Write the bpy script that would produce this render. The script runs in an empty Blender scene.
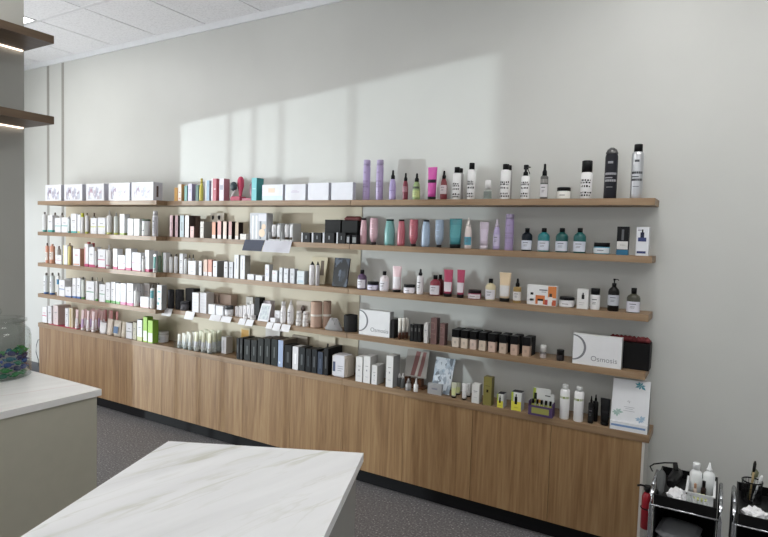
import bpy, bmesh, math, random
from mathutils import Vector, Matrix
random.seed(7)
PI = math.pi
scene = bpy.context.scene
COL = scene.collection

# ------------------------------------------------------------ camera, world, light
H = 1.65
YAW, PITCH, ROLL, FPX = .5328, .0563, .0309, 575.89
cy, sy = math.cos(YAW), math.sin(YAW); cp, sp = math.cos(PITCH), math.sin(PITCH)
FW = Vector((-sy * cp, cy * cp, -sp)); R0 = Vector((cy, sy, 0)); U0 = R0.cross(FW)
cr, sr = math.cos(ROLL), math.sin(ROLL)
RT = cr * R0 + sr * U0; UP = -sr * R0 + cr * U0
cam_d = bpy.data.cameras.new('camera'); cam = bpy.data.objects.new('camera', cam_d); COL.objects.link(cam)
M = Matrix((RT, UP, -FW)).transposed().to_4x4(); M.translation = Vector((0, 0, H))
cam.matrix_world = M
cam_d.sensor_width = 36; cam_d.lens = 36 * FPX / 768; cam_d.clip_start = .02
scene.camera = cam
scene.view_settings.view_transform = 'Standard'; scene.view_settings.look = 'None'
scene.view_settings.gamma = 1; scene.view_settings.exposure = .04
world = bpy.data.worlds.new('world'); scene.world = world; world.use_nodes = True
world.node_tree.nodes['Background'].inputs[0].default_value = (.8, .88, 1, 1)
world.node_tree.nodes['Background'].inputs[1].default_value = .3

def area(name, loc, target, sx, sy_, power, col):
    l = bpy.data.lights.new(name, 'AREA'); l.shape = 'RECTANGLE'; l.size = sx; l.size_y = sy_
    l.energy = power; l.color = col
    o = bpy.data.objects.new(name, l); COL.objects.link(o); o.location = loc
    o.rotation_euler = (Vector(target) - Vector(loc)).to_track_quat('-Z', 'Y').to_euler()
    return o
area('storefront_daylight', (-6.62, 1.37, 1.25), (-4.6, 2.0, 2.6), 1.15, 2.1, 38, (.96, .98, 1))
area('added_corner_fill', (-6.62, 2.85, 1.0), (-5.5, 2.9, 1.0), .85, 1.9, 8, (.9, .95, 1))  # added lamp, brightens the wall strip at the far left
area('added_left_fill', (-6.62, -1.35, 1.3), (-3.5, .2, 2.2), 2.8, 2.2, 130, (.99, .99, 1))  # added fill lamp for the left and middle bays, invented source
area('added_rear_fill', (-1.9, -3.05, 1.3), (-2.4, 0, 3.2), 3.6, 2.0, 26, (.99, .99, 1))  # invented fill lamp behind the viewer
area('added_right_fill', (2.65, -.7, 1.6), (-4, .5, 1.9), 2.9, 2.1, 15, (1, .99, 1))  # invented fill lamp for faces turned to the right
area('street_reflection', (-20.5, -6.0, 1.2), (-1.3, 3.3, 2.0), .13, .13, 2500, (.86, .97, 1))

def ray(x, y): return FW + RT * ((x - 384) / FPX) - UP * ((y - 268.5) / FPX)
def onY(x, y, Y): d = ray(x, y); t = Y / d.y; return Vector((d.x * t, Y, d.z * t + H))
def onZ(x, y, z): d = ray(x, y); t = (z - H) / d.z; return Vector((d.x * t, d.y * t, z))

# ------------------------------------------------------------ materials
def lin(c):
    return tuple((v / 12.92 if v <= .04045 else ((v + .055) / 1.055) ** 2.4) for v in [x / 255 for x in c])
_M = {}
def mat(c, rough=.45, metal=0, trans=0, vary=.05, ior=1.45):
    k = (tuple(c), rough, metal, trans)
    if k in _M: return _M[k]
    m = bpy.data.materials.new('finish_%d_%d_%d' % tuple(c)); m.use_nodes = True
    nt = m.node_tree; b = nt.nodes['Principled BSDF']; l = lin(c)
    tc = nt.nodes.new('ShaderNodeTexCoord'); n = nt.nodes.new('ShaderNodeTexNoise'); n.inputs['Scale'].default_value = 18
    r = nt.nodes.new('ShaderNodeMix'); r.data_type = 'RGBA'
    r.inputs[6].default_value = tuple(v * (1 - vary) for v in l) + (1,)
    r.inputs[7].default_value = tuple(min(1, v * (1 + vary)) for v in l) + (1,)
    nt.links.new(tc.outputs['Object'], n.inputs['Vector']); nt.links.new(n.outputs['Fac'], r.inputs[0])
    nt.links.new(r.outputs[2], b.inputs['Base Color'])
    b.inputs['Roughness'].default_value = rough; b.inputs['Metallic'].default_value = metal
    if max(c) < 66: b.inputs['Specular IOR Level'].default_value = .22
    b.inputs['Transmission Weight'].default_value = trans; b.inputs['IOR'].default_value = ior
    _M[k] = m; return m
def nodes(name):
    m = bpy.data.materials.new(name); m.use_nodes = True
    return m, m.node_tree, m.node_tree.nodes['Principled BSDF']
def ramp(nt, fac, stops):
    r = nt.nodes.new('ShaderNodeValToRGB'); e = r.color_ramp.elements
    while len(e) < len(stops): e.new(.5)
    for el, (p, c) in zip(e, stops): el.position = p; el.color = lin(c) + (1,)
    nt.links.new(fac, r.inputs[0]); return r.outputs[0]
def wood(name, stops, scale=(9, 9, .55), seed=0, rough=.5, dist=1.2):
    m, nt, b = nodes(name)
    tc = nt.nodes.new('ShaderNodeTexCoord'); mp = nt.nodes.new('ShaderNodeMapping')
    mp.inputs['Scale'].default_value = scale; mp.inputs['Location'].default_value = (seed * 3.7, seed, seed * 1.3)
    nt.links.new(tc.outputs['Object'], mp.inputs[0])
    n = nt.nodes.new('ShaderNodeTexNoise'); n.inputs['Scale'].default_value = 1.6; n.inputs['Detail'].default_value = 5
    n.inputs['Distortion'].default_value = dist; n.inputs['Roughness'].default_value = .6
    n2 = nt.nodes.new('ShaderNodeTexNoise'); n2.inputs['Scale'].default_value = 9; n2.inputs['Detail'].default_value = 3
    for q in (n, n2): nt.links.new(mp.outputs[0], q.inputs['Vector'])
    mx = nt.nodes.new('ShaderNodeMix'); mx.inputs[0].default_value = .35
    nt.links.new(n.outputs['Fac'], mx.inputs[2]); nt.links.new(n2.outputs['Fac'], mx.inputs[3])
    nt.links.new(ramp(nt, mx.outputs[0], stops), b.inputs['Base Color']); b.inputs['Roughness'].default_value = rough
    return m
WS = [(.3, (108, 79, 49)), (.45, (136, 104, 69)), (.55, (150, 119, 82)), (.7, (166, 136, 98))]
DOORW = [wood('walnut_door_grain_%d' % i, WS, (8, 8, .45), i * 2.1) for i in range(3)]
SHELFW = wood('walnut_shelf_grain', [(.3, (118, 94, 68)), (.5, (142, 116, 88)), (.7, (158, 134, 106))], (.6, 9, 9))
DARKW = wood('dark_walnut_grain', [(.3, (70, 52, 36)), (.5, (92, 72, 52)), (.7, (104, 84, 62))], (9, .6, 9))
def marble(name, base, vein, ang, w=.02, amt=.7, sc=1.6, loc=(0, 0, 0)):
    m, nt, b = nodes(name)
    tc = nt.nodes.new('ShaderNodeTexCoord'); rt = nt.nodes.new('ShaderNodeMapping'); mp = nt.nodes.new('ShaderNodeMapping')
    rt.inputs['Rotation'].default_value = (0, 0, -ang); mp.inputs['Scale'].default_value = (.42, 2.6, 1); mp.inputs['Location'].default_value = loc
    nt.links.new(tc.outputs['Object'], rt.inputs[0]); nt.links.new(rt.outputs[0], mp.inputs[0])
    def noise(s, d, dist=0):
        n = nt.nodes.new('ShaderNodeTexNoise'); n.inputs['Scale'].default_value = s; n.inputs['Detail'].default_value = d
        n.inputs['Distortion'].default_value = dist; nt.links.new(mp.outputs[0], n.inputs['Vector']); return n.outputs['Fac']
    def line(fac, w_, a_):
        a = nt.nodes.new('ShaderNodeMath'); a.operation = 'SUBTRACT'; a.inputs[1].default_value = .5; c = nt.nodes.new('ShaderNodeMath'); c.operation = 'ABSOLUTE'
        nt.links.new(fac, a.inputs[0]); nt.links.new(a.outputs[0], c.inputs[0])
        v = nt.nodes.new('ShaderNodeMapRange'); v.inputs[2].default_value = w_; v.inputs[3].default_value = a_; v.inputs[4].default_value = 0
        nt.links.new(c.outputs[0], v.inputs[0]); return v.outputs[0]
    col = ramp(nt, noise(2.2, 9, .4), [(.35, base[0]), (.6, base[1])])
    for fac, w_, a_, cc, msc in ((noise(sc, 8, .3), w, amt, vein, 2.0), (noise(sc * 2.3, 8, .5), w * .8, amt * .45, tuple(int(v * .95) for v in vein), 3.1)):
        k = nt.nodes.new('ShaderNodeMapRange'); k.inputs[1].default_value = .42; k.inputs[2].default_value = .6; nt.links.new(noise(msc, 2), k.inputs[0])
        mu = nt.nodes.new('ShaderNodeMath'); mu.operation = 'MULTIPLY'; nt.links.new(line(fac, w_, a_), mu.inputs[0]); nt.links.new(k.outputs[0], mu.inputs[1])
        mx = nt.nodes.new('ShaderNodeMix'); mx.data_type = 'RGBA'; mx.inputs[7].default_value = lin(cc) + (1,)
        nt.links.new(mu.outputs[0], mx.inputs[0]); nt.links.new(col, mx.inputs[6]); col = mx.outputs[2]
    nt.links.new(col, b.inputs['Base Color']); b.inputs['Roughness'].default_value = .35; return m
def speckle(name, cols, scale, rough, lo=.45, hi=.6, bump=0):
    m, nt, b = nodes(name)
    tc = nt.nodes.new('ShaderNodeTexCoord')
    n = nt.nodes.new('ShaderNodeTexNoise'); n.inputs['Scale'].default_value = scale; n.inputs['Detail'].default_value = 2
    nt.links.new(tc.outputs['Object'], n.inputs['Vector'])
    nt.links.new(ramp(nt, n.outputs['Fac'], cols), b.inputs['Base Color']); b.inputs['Roughness'].default_value = rough
    if bump:
        bu = nt.nodes.new('ShaderNodeBump'); bu.inputs['Strength'].default_value = bump; bu.inputs['Distance'].default_value = .004
        nt.links.new(n.outputs['Fac'], bu.inputs['Height']); nt.links.new(bu.outputs[0], b.inputs['Normal'])
    return m
FLOORM = speckle('speckled_vinyl', [(.33, (84, 83, 85)), (.5, (108, 106, 107)), (.62, (120, 118, 119)), (.72, (196, 192, 188))], 85, .55)
TILEM = speckle('acoustic_tile', [(.3, (226, 226, 228)), (.42, (238, 238, 240)), (.65, (244, 244, 246))], 70, .9, bump=.12)
WALLM = speckle('satin_wall_paint', [(.3, (198, 199, 195)), (.7, (201, 202, 198))], 3, .42)
WHITE = (228, 228, 230)
def emis(name, col, s):
    m, nt, b = nodes(name); b.inputs['Emission Color'].default_value = lin(col) + (1,); b.inputs['Emission Strength'].default_value = s
    b.inputs['Base Color'].default_value = (.8, .8, .8, 1); return m
LEDM = emis('led_diffuser', (253, 252, 250), 8.8)
LEDS = emis('led_strip_glow', (255, 232, 212), 2.2)
def thin_glass():
    m = bpy.data.materials.new('thin_clear_glass'); m.use_nodes = True; nt = m.node_tree; nt.nodes.clear()
    o = nt.nodes.new('ShaderNodeOutputMaterial'); t = nt.nodes.new('ShaderNodeBsdfTransparent'); g = nt.nodes.new('ShaderNodeBsdfGlossy')
    t.inputs[0].default_value = (.95, .965, .96, 1); g.inputs['Roughness'].default_value = .04
    lw = nt.nodes.new('ShaderNodeLayerWeight'); lw.inputs[0].default_value = .5; pw = nt.nodes.new('ShaderNodeMath'); pw.operation = 'POWER'; pw.inputs[1].default_value = 4
    f = nt.nodes.new('ShaderNodeMapRange'); f.inputs[3].default_value = .035; f.inputs[4].default_value = .5; nt.links.new(lw.outputs['Facing'], pw.inputs[0]); nt.links.new(pw.outputs[0], f.inputs[0])
    x = nt.nodes.new('ShaderNodeMixShader')
    nt.links.new(f.outputs[0], x.inputs[0]); nt.links.new(t.outputs[0], x.inputs[1]); nt.links.new(g.outputs[0], x.inputs[2]); nt.links.new(x.outputs[0], o.inputs[0]); return m
GLASS = thin_glass()

# ------------------------------------------------------------ mesh helpers
class MB:
    """collects shapes, each face with a material, into one mesh"""
    def __init__(s): s.bm = bmesh.new(); s.mats = []; s.smooth = False
    def mi(s, m):
        if m not in s.mats: s.mats.append(m)
        return s.mats.index(m)
    def face(s, vs, m, sm=False):
        try: f = s.bm.faces.new(vs)
        except ValueError: return
        f.material_index = s.mi(m); f.smooth = sm
    def box(s, x0, x1, y0, y1, z0, z1, m, front=None, ch=0, side=None, top=None):
        if ch > 0:
            return s.prism([(0, 1, m), (1, 1, m)], (x0 + x1) / 2, (y0 + y1) / 2, x1 - x0, y1 - y0, z0, z1, rr=ch, front=front, side=side, top=top)
        v = [s.bm.verts.new((x, y, z)) for x in (x0, x1) for y in (y0, y1) for z in (z0, z1)]
        for q, mm in (((0, 1, 3, 2), side or m), ((4, 6, 7, 5), side or m), ((0, 4, 5, 1), front or m), ((2, 3, 7, 6), m), ((0, 2, 6, 4), m), ((1, 5, 7, 3), top or m)):
            s.face([v[i] for i in q], mm)
    def prism(s, bands, cx, cy_, w, d, z0, z1, rr=.0015, front=None, side=None, top=None):
        """chamfered box; bands=[(z fraction, _, material)] bottom up, each ring carries the colour of the band below it"""
        a, b = w / 2, d / 2; r = min(rr, a * .45, b * .45)
        pts = [(-a + r, -b), (a - r, -b), (a, -b + r), (a, b - r), (a - r, b), (-a + r, b), (-a, b - r), (-a, -b + r)]
        hh = z1 - z0; lv = [(z0, 1 - r / max(a, b) * .8, None)]
        prev = None
        for i, (f, _, m) in enumerate(bands):
            z = z0 + f * hh
            if i == 0 and f == 0: lv.append((z0 + r * .6, 1, m)); continue
            if i == len(bands) - 1: z -= r * .6
            lv.append((max(z, lv[-1][0] + 1e-4), 1, m))
        lv.append((z1, 1 - r / max(a, b) * .8, bands[-1][2]))
        rings = []
        for z, k, m in lv:
            rings.append([s.bm.verts.new((cx + x * k, cy_ + y * k, z)) for x, y in pts])
        for i in range(1, len(rings)):
            m = lv[i][2] or bands[0][2]
            for j in range(8):
                mm = m
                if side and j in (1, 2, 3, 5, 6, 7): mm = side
                if front and j == 0: mm = front
                s.face([rings[i - 1][j], rings[i - 1][(j + 1) % 8], rings[i][(j + 1) % 8], rings[i][j]], mm)
        s.face(rings[0][::-1], bands[0][2]); s.face(rings[-1], top or bands[-1][2])
    def lathe(s, prof, cx=0, cy_=0, n=20, m=None, capt=True, capb=True, flat=1.0):
        """prof=[(z, rx[, ry[, mat]])] bottom up"""
        rings = []
        for p in prof:
            z, rx = p[0], p[1]; ry = p[2] if len(p) > 2 and p[2] is not None else rx * flat
            rings.append([s.bm.verts.new((cx + rx * math.cos(2 * PI * i / n), cy_ + ry * math.sin(2 * PI * i / n), z)) for i in range(n)])
        for i in range(1, len(rings)):
            mm = prof[i][3] if len(prof[i]) > 3 else m
            for j in range(n): s.face([rings[i - 1][j], rings[i - 1][(j + 1) % n], rings[i][(j + 1) % n], rings[i][j]], mm, True)
        lm = lambda p: p[3] if len(p) > 3 else m
        if capb: s.face(rings[0][::-1], lm(prof[1]))
        if capt: s.face(rings[-1], lm(prof[-1]))
    def tube(s, pts, r, m, n=8, closed=False):
        pts = [Vector(p) for p in pts]; rings = []
        for i, p in enumerate(pts):
            a = pts[max(0, i - 1)] if not closed else pts[i - 1]; b = pts[min(len(pts) - 1, i + 1)] if not closed else pts[(i + 1) % len(pts)]
            t = (b - a).normalized(); u = t.cross(Vector((0, 0, 1)))
            if u.length < .1: u = t.cross(Vector((0, 1, 0)))
            u.normalize(); v = t.cross(u); rad = r[i] if isinstance(r, (list, tuple)) else r
            rings.append([s.bm.verts.new(p + u * rad * math.cos(2 * PI * j / n) + v * rad * math.sin(2 * PI * j / n)) for j in range(n)])
        for i in range(1, len(rings) + (1 if closed else 0)):
            A, B = rings[i - 1], rings[i % len(rings)]
            for j in range(n): s.face([A[j], B[j], B[(j + 1) % n], A[(j + 1) % n]], m, True)
        if not closed: s.face(rings[0], m); s.face(rings[-1][::-1], m)
    def quad(s, pts, m, th=None):
        """slab from a quad of 4 points, extruded back along its normal by th"""
        P = [Vector(p) for p in pts]; nrm = (P[1] - P[0]).cross(P[3] - P[0]).normalized()
        if th is None: s.face([s.bm.verts.new(p) for p in P], m); return
        A = [s.bm.verts.new(p) for p in P]; B = [s.bm.verts.new(p - nrm * th) for p in P]
        s.face(A, m); s.face(B[::-1], m)
        for i in range(4): s.face([A[i], B[i], B[(i + 1) % 4], A[(i + 1) % 4]], m)
    def arc(s, r, a0, a1, z0, z1, m, cx=0, cy_=0, n=6):
        """printed patch on the front of a cylinder; angles around -Y in radians"""
        P = []
        for i in range(n + 1):
            a = -PI / 2 + a0 + (a1 - a0) * i / n
            P.append([s.bm.verts.new((cx + r * math.cos(a), cy_ + r * math.sin(a), z)) for z in (z0, z1)])
        for i in range(n): s.face([P[i][0], P[i + 1][0], P[i + 1][1], P[i][1]], m, True)
    def build(s, name, parent=None, loc=None):
        me = bpy.data.meshes.new(name); bmesh.ops.recalc_face_normals(s.bm, faces=s.bm.faces[:]) if False else None
        s.bm.to_mesh(me); s.bm.free()
        for m in s.mats: me.materials.append(m)
        o = bpy.data.objects.new(name, me); COL.objects.link(o)
        if parent: o.parent = parent
        if loc is not None: o.location = loc
        return o
def empty(name, loc, rz=0):
    o = bpy.data.objects.new(name, None); o.empty_display_size = .05; COL.objects.link(o); o.location = loc; o.rotation_euler = (0, 0, rz); return o
def tag(o, label, cat, group=None):
    o['label'] = label; o['category'] = cat
    if group: o['group'] = group
    return o
def struct(mb, name): o = mb.build(name); o['kind'] = 'structure'; return o
def copy_tree(o, parent=None):
    c = o.copy(); COL.objects.link(c)
    if parent: c.parent = parent
    for ch in o.children: copy_tree(ch, c)
    return c
def lettering(text, size, m, parent, loc, rot, name='lettering', ext=.0004):
    cu = bpy.data.curves.new(name, 'FONT'); cu.body = text; cu.size = size; cu.extrude = ext
    t = bpy.data.objects.new(name, cu); COL.objects.link(t)
    me = bpy.data.meshes.new_from_object(t); bpy.data.objects.remove(t)
    me.materials.clear(); me.materials.append(m)
    o = bpy.data.objects.new(name, me); COL.objects.link(o); o.parent = parent; o.location = loc; o.rotation_euler = rot
    return o

# ------------------------------------------------------------ the room
WY = 3.345; CT0 = .689; CEIL = 3.31; XL, XR, YB = -6.5, 2.6, -3.2
b = MB(); b.box(XL - .1, XR + .1, YB - .1, WY + .1, -.1, 0, FLOORM); struct(b, 'floor')
b = MB(); b.box(XL, XR + .1, WY, WY + .12, 0, CEIL + .1, WALLM); struct(b, 'wall_back')
b = MB(); b.box(XR, XR + .1, YB, -2.2, 0, CEIL + .1, WALLM); b.box(XR, XR + .1, .8, WY, 0, CEIL + .1, WALLM); b.box(XR, XR + .1, -2.2, .8, 0, .5, WALLM); b.box(XR, XR + .1, -2.2, .8, 2.7, CEIL + .1, WALLM); struct(b, 'wall_right')
# street side: opening with mullions
b = MB(); y0, y1, hd = .73, 1.93, 2.335
b.box(XL - .12, XL, YB, -2.8, 0, CEIL + .1, WALLM); b.box(XL - .12, XL, .1, y0, 0, CEIL + .1, WALLM); b.box(XL - .12, XL, -2.8, .1, hd, CEIL + .1, WALLM); b.box(XL - .12, XL, -2.8, .1, 0, .12, WALLM); b.box(XL - .12, XL, y1, 2.4, 0, CEIL + .1, WALLM); b.box(XL - .12, XL, 3.3, WY + .12, 0, CEIL + .1, WALLM); b.box(XL - .12, XL, 2.4, 3.3, 2.1, CEIL + .1, WALLM)
b.box(XL - .12, XL, y0, y1, hd, CEIL + .1, WALLM); b.box(XL - .12, XL, y0, y1, 0, .12, WALLM); struct(b, 'wall_left')
b = MB(); am = mat((70, 72, 74), .4, .6)
for xs in (-3.358, -3.096, -2.822, -2.182):
    yy = -6.0 + (WY + 6.0) * 14 / (xs + 20.5); b.box(XL - .07, XL - .055, yy - .0045, yy + .0045, .12, hd, am)
struct(b, 'window_1')
b = MB(); b.box(-9.2, -9.0, .52, 1.9, 0, 3.2, mat((170, 168, 162), .8)); struct(b, 'added_light_blocker')  # unseen pier added to keep the street lamp out of the corner opening
# rear wall behind the viewer, opening added for the rear fill lamp
b = MB(); b.box(XL, -3.7, YB - .1, YB, 0, CEIL + .1, WALLM); b.box(-.1, XR, YB - .1, YB, 0, CEIL + .1, WALLM)
b.box(-3.7, -.1, YB - .1, YB, 2.95, CEIL + .1, WALLM); b.box(-3.7, -.1, YB - .1, YB, 0, .4, WALLM); struct(b, 'wall_front')
# column with its two lit shelves
COLM = speckle('grey_column_paint', [(.3, (166, 166, 160)), (.7, (170, 170, 164))], 3, .5)
b = MB(); b.box(-3.55, -3.11, -1.6, 1.617, 0, CEIL, COLM); struct(b, 'wall_inner')
# ceiling: tegular tiles and bars
b = MB(); grey = mat((120, 120, 122), .8)
b.box(XL, XR, YB, WY, CEIL + .03, CEIL + .1, grey)
xe = [-4.9 + .6 * k for k in range(-3, 14)]; ye = [2.66 - 1.2 * k for k in range(-1, 6)]
lights = [(-5.5, 1.46), (-3.1, .26), (-.7, 1.46), (.5, 1.46), (-3.1, -2.14), (-.7, -2.14), (1.7, -2.14)]
for x in xe:
    for y in ye:
        x0, x1 = max(x, XL), min(x + .6, XR); y0_, y1_ = max(y, YB), min(y + 1.2, WY)
        if x1 - x0 < .05 or y1_ - y0_ < .05: continue
        if any(abs(x - a) < .01 and abs(y - c) < .01 for a, c in lights): continue
        b.box(x0 + .006, x1 - .006, y0_ + .002, y1_ - .002, CEIL, CEIL + .03, TILEM)
struct(b, 'ceiling')
b = MB(); tw = mat((226, 226, 228), .6)
for y in ye:
    if YB < y < WY: b.box(XL, XR, y - .011, y + .011, CEIL - .004, CEIL + .001, tw)
struct(b, 'trim_1')
b = MB(); b.box(XL, XR, WY - .02, WY, CEIL - .05, CEIL, mat((224, 226, 228), .5)); struct(b, 'trim_2')
b = MB(); sg = mat((150, 148, 142), .5)
b.box(-5.985 - .022, -5.985 + .018, WY - .002, WY, 0.1, CEIL - .05, sg); struct(b, 'trim_3')
b = MB(); b.box(-5.727 - .022, -5.727 + .018, WY - .002, WY, 0.1, CEIL - .05, sg); struct(b, 'trim_4')
b = MB(); b.box(XL, -5.83, WY - .016, WY, 0, .2, mat((74, 76, 80), .5)); struct(b, 'baseboard_back')
for i, (a, c) in enumerate(lights):
    t = empty('ceiling_light', (a + .3, c + .6, CEIL))
    vis = i == 0
    tag(t, 'white square-edged ceiling light panel %s' % ('above the column at far left' if vis else ['', 'between the column and the island', 'over the aisle at the right shelves', 'over the aisle beside the trolleys', 'at the rear left behind the viewer', 'at the rear behind the viewer', 'at the rear right behind the viewer'][i]), 'ceiling light', 'light panels in the ceiling grid')
    f = MB(); w_, d_ = .294, .594
    for s_ in (-1, 1):
        f.box(min(s_ * w_, s_ * (w_ - .015)), max(s_ * w_, s_ * (w_ - .015)), -d_, d_, -.004, .02, tw)
        f.box(-w_ + .015, w_ - .015, min(s_ * d_, s_ * (d_ - .015)), max(s_ * d_, s_ * (d_ - .015)), -.004, .02, tw)
    f.build('light_frame', t)
    f = MB(); f.box(-.279, .279, -.579, .579, .002, .012, LEDM); f.build('diffuser', t)
# LED shelves on the column
for z, nm in ((2.528, 'upper'), (2.143, 'lower')):
    t = empty('lit_shelf', (-3.11, 1.617, z)); tag(t, '%s of two thick dark walnut shelves on grey column at far left' % nm, 'shelf', 'dark shelves on the grey column')
    f = MB(); f.box(0, .267, -2.6, 0, 0, .037, DARKW); f.build('shelf_board', t)
    f = MB(); f.box(.004, .016, -2.55, -.012, -.006, 0, LEDS); f.build('led_strip', t)
    t['group'] = 'dark shelves on the grey column'

b = MB(); b.box(-5.67, -2.16, WY - .004, WY, CT0, 1.844, speckle('beige_sheet_finish', [(.3, (205, 196, 172)), (.7, (209, 200, 176))], 3, .5)); struct(b, 'beige_sheet')  # thin beige sheet behind the left and middle bays
# ------------------------------------------------------------ wall shelves and base cabinets
SZ = {1: 1.862, 2: 1.573, 3: 1.278, 4: .982}
SECX = {'L': (-5.64, -3.93, 3.05), 'M': (-3.926, -2.13, 3.15), 'R': (-2.126, -.31, 3.15)}
NM = {1: 'top', 2: 'second', 3: 'third', 4: 'fourth'}; SN = {'L': 'left', 'M': 'middle', 'R': 'right'}
for s_, zc in SZ.items():
    for k, (x0, x1, yf) in SECX.items():
        f = MB(); f.box(x0, x1, yf, WY - .0045, zc - .0175, zc + .0175, SHELFW)
        o = f.build('wall_shelf'); tag(o, 'brown wood wall shelf board, %s level, %s section' % (NM[s_], SN[k]), 'shelf', 'wall shelf boards')
CYF = 3.1455; CT = .688
for k, (x0, x1) in {'left': (-5.815, -2.156), 'right': (-2.152, -.275)}.items():
    f = MB(); f.box(x0, x1, CYF, WY, CT - .04, CT, SHELFW); o = f.build('cabinet_top')
    tag(o, 'long brown wood top board over the %s base cabinets' % k, 'cabinet top')
bk = mat((16, 16, 19), .7); gapm = mat((52, 38, 26), .6)
xs = [-5.805 + i * .4583 for i in range(13)]
ordn = ['leftmost', 'second from left', 'third from left', 'fourth from left', 'fifth from left', 'rightmost']
for i in range(6):
    x0, x1 = xs[2 * i], xs[2 * i + 2]
    t = empty('base_cabinet', ((x0 + x1) / 2, WY, 0)); w = (x1 - x0) / 2
    tag(t, 'brown woodgrain two-door base cabinet with black kickboard, %s' % ordn[i], 'cabinet', 'base cabinets along the wall')
    f = MB(); f.box(-w + .001, w - .001, -.175, -.002, .1, CT - .041, gapm); f.build('carcass', t)
    f = MB(); f.box(-w, w, -.143, -.002, 0.001, .098, bk); f.build('kickboard', t)
    for j in (0, 1):
        f = MB(); a = -w + j * w; f.box(a + .0012, a + w - .0012, -.195, -.177, .103, CT - .042, DOORW[(2 * i + j) % 3]); f.build('door', t)
    if i == 5:
        f = MB(); f.box(w - .001, w + .012, -.194, -.001, .001, CT - .042, mat((206, 204, 198), .5)); f.build('end_panel', t)
# counters
LM = marble('pale_grey_stone', ((228, 227, 224), (240, 239, 237)), (204, 172, 168), 1.3, .02, .5, 1.3)
t = empty('front_counter', (-2.78, .2, 0)); tag(t, 'grey-beige counter with pale stone top holding the glass jar', 'counter')
f = MB(); f.box(-.308, .325, -1.3, 1.416, .87, .9, LM, ch=.002); f.build('stone_top', t)
f = MB(); f.box(-.305, .312, -1.28, 1.4, 0.001, .87, mat((178, 175, 160), .55)); f.build('counter_body', t)
IM = marble('white_marble', ((218, 219, 220), (232, 233, 234)), (180, 180, 156), 1.38, .02, .6, 1.35, (.3, .35, 0))
t = empty('marble_island', (-1.0345, 1.6543, 0)); tag(t, 'white veined marble-topped island in the foreground', 'counter')
def slab(ins, z0, z1, m):
    A, B = Vector((-.6265, -.3053, z1)), Vector((0, 0, z1)); dl, dr_ = Vector((.359, -.933, 0)), Vector((.384, -.923, 0)); ac = (B - A).normalized()
    q = [A + dl * 2.3, B + dr_ * 2.5, B, A]; k = [ac * ins - dl * ins * -1, -ac * ins - dr_ * ins * -1]
    if ins: q = [q[0] + ac * ins - dl * ins, q[1] - ac * ins - dr_ * ins, q[2] - ac * ins + dr_ * ins, q[3] + ac * ins + dl * ins]
    f = MB(); f.quad(q, m, z1 - z0); return f
slab(0, .87, .9, IM).build('marble_top', t)
slab(.02, .001, .8699, mat((140, 139, 135), .5)).build('island_body', t)

# ------------------------------------------------------------ product builders (local frame: base centre, front is -Y)
BLK = (24, 24, 27); WHT = (226, 227, 232)
def C(c, rough=.45, **k):
    if max(c) < 66: c = tuple(v * .68 for v in c)
    g = .3 * c[0] + .59 * c[1] + .11 * c[2]; s = .78
    return mat(tuple(int(round(g + (v - g) * s)) for v in c), rough, **k)
def marks(mb, w, h, spec, yf, cols=((120, 120, 124),)):
    """small print lines: spec=[(fx0,fx1,fz0,fz1,colour)] on the flat front"""
    for fx0, fx1, fz0, fz1, c in spec:
        x0, x1, z0, z1 = -w / 2 + fx0 * w, -w / 2 + fx1 * w, fz0 * h, fz1 * h
        mb.quad([(x0, yf, z0), (x1, yf, z0), (x1, yf, z1), (x0, yf, z1)], C(c))
TXT = [(.25, .75, .62, .66, (150, 150, 156)), (.3, .7, .55, .57, (170, 170, 176)), (.3, .7, .3, .32, (180, 180, 186))]
def carton(t, w, h, d, c1=WHT, bands=None, side=None, topc=None, mk=TXT, frontm=None, solo=True, rough=.5):
    mb = MB(); bl = [(0, 1, C((bands[0][1] if bands else c1), rough))]
    if bands:
        for fz, c in bands: bl.append((fz, 1, C(c, rough)))
        if bands[-1][0] < 1: bl.append((1, 1, C(c1, rough)))
    else: bl.append((1, 1, C(c1, rough)))
    mb.prism(bl, 0, d / 2, w, d, 0, h, front=frontm, side=C(side, rough) if side else None, top=C(topc, rough) if topc else None)
    if mk: marks(mb, w, h, mk, -.0004)
    return mb
def prof_round(w, h, fr):  # shoulder bottle body, fr = body height
    r = w / 2; return [(0, r * .9), (.004, r), (h * fr * .78, r), (h * fr * .88, r * .86), (h * fr * .96, r * .5), (h * fr, r * .38)]
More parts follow.
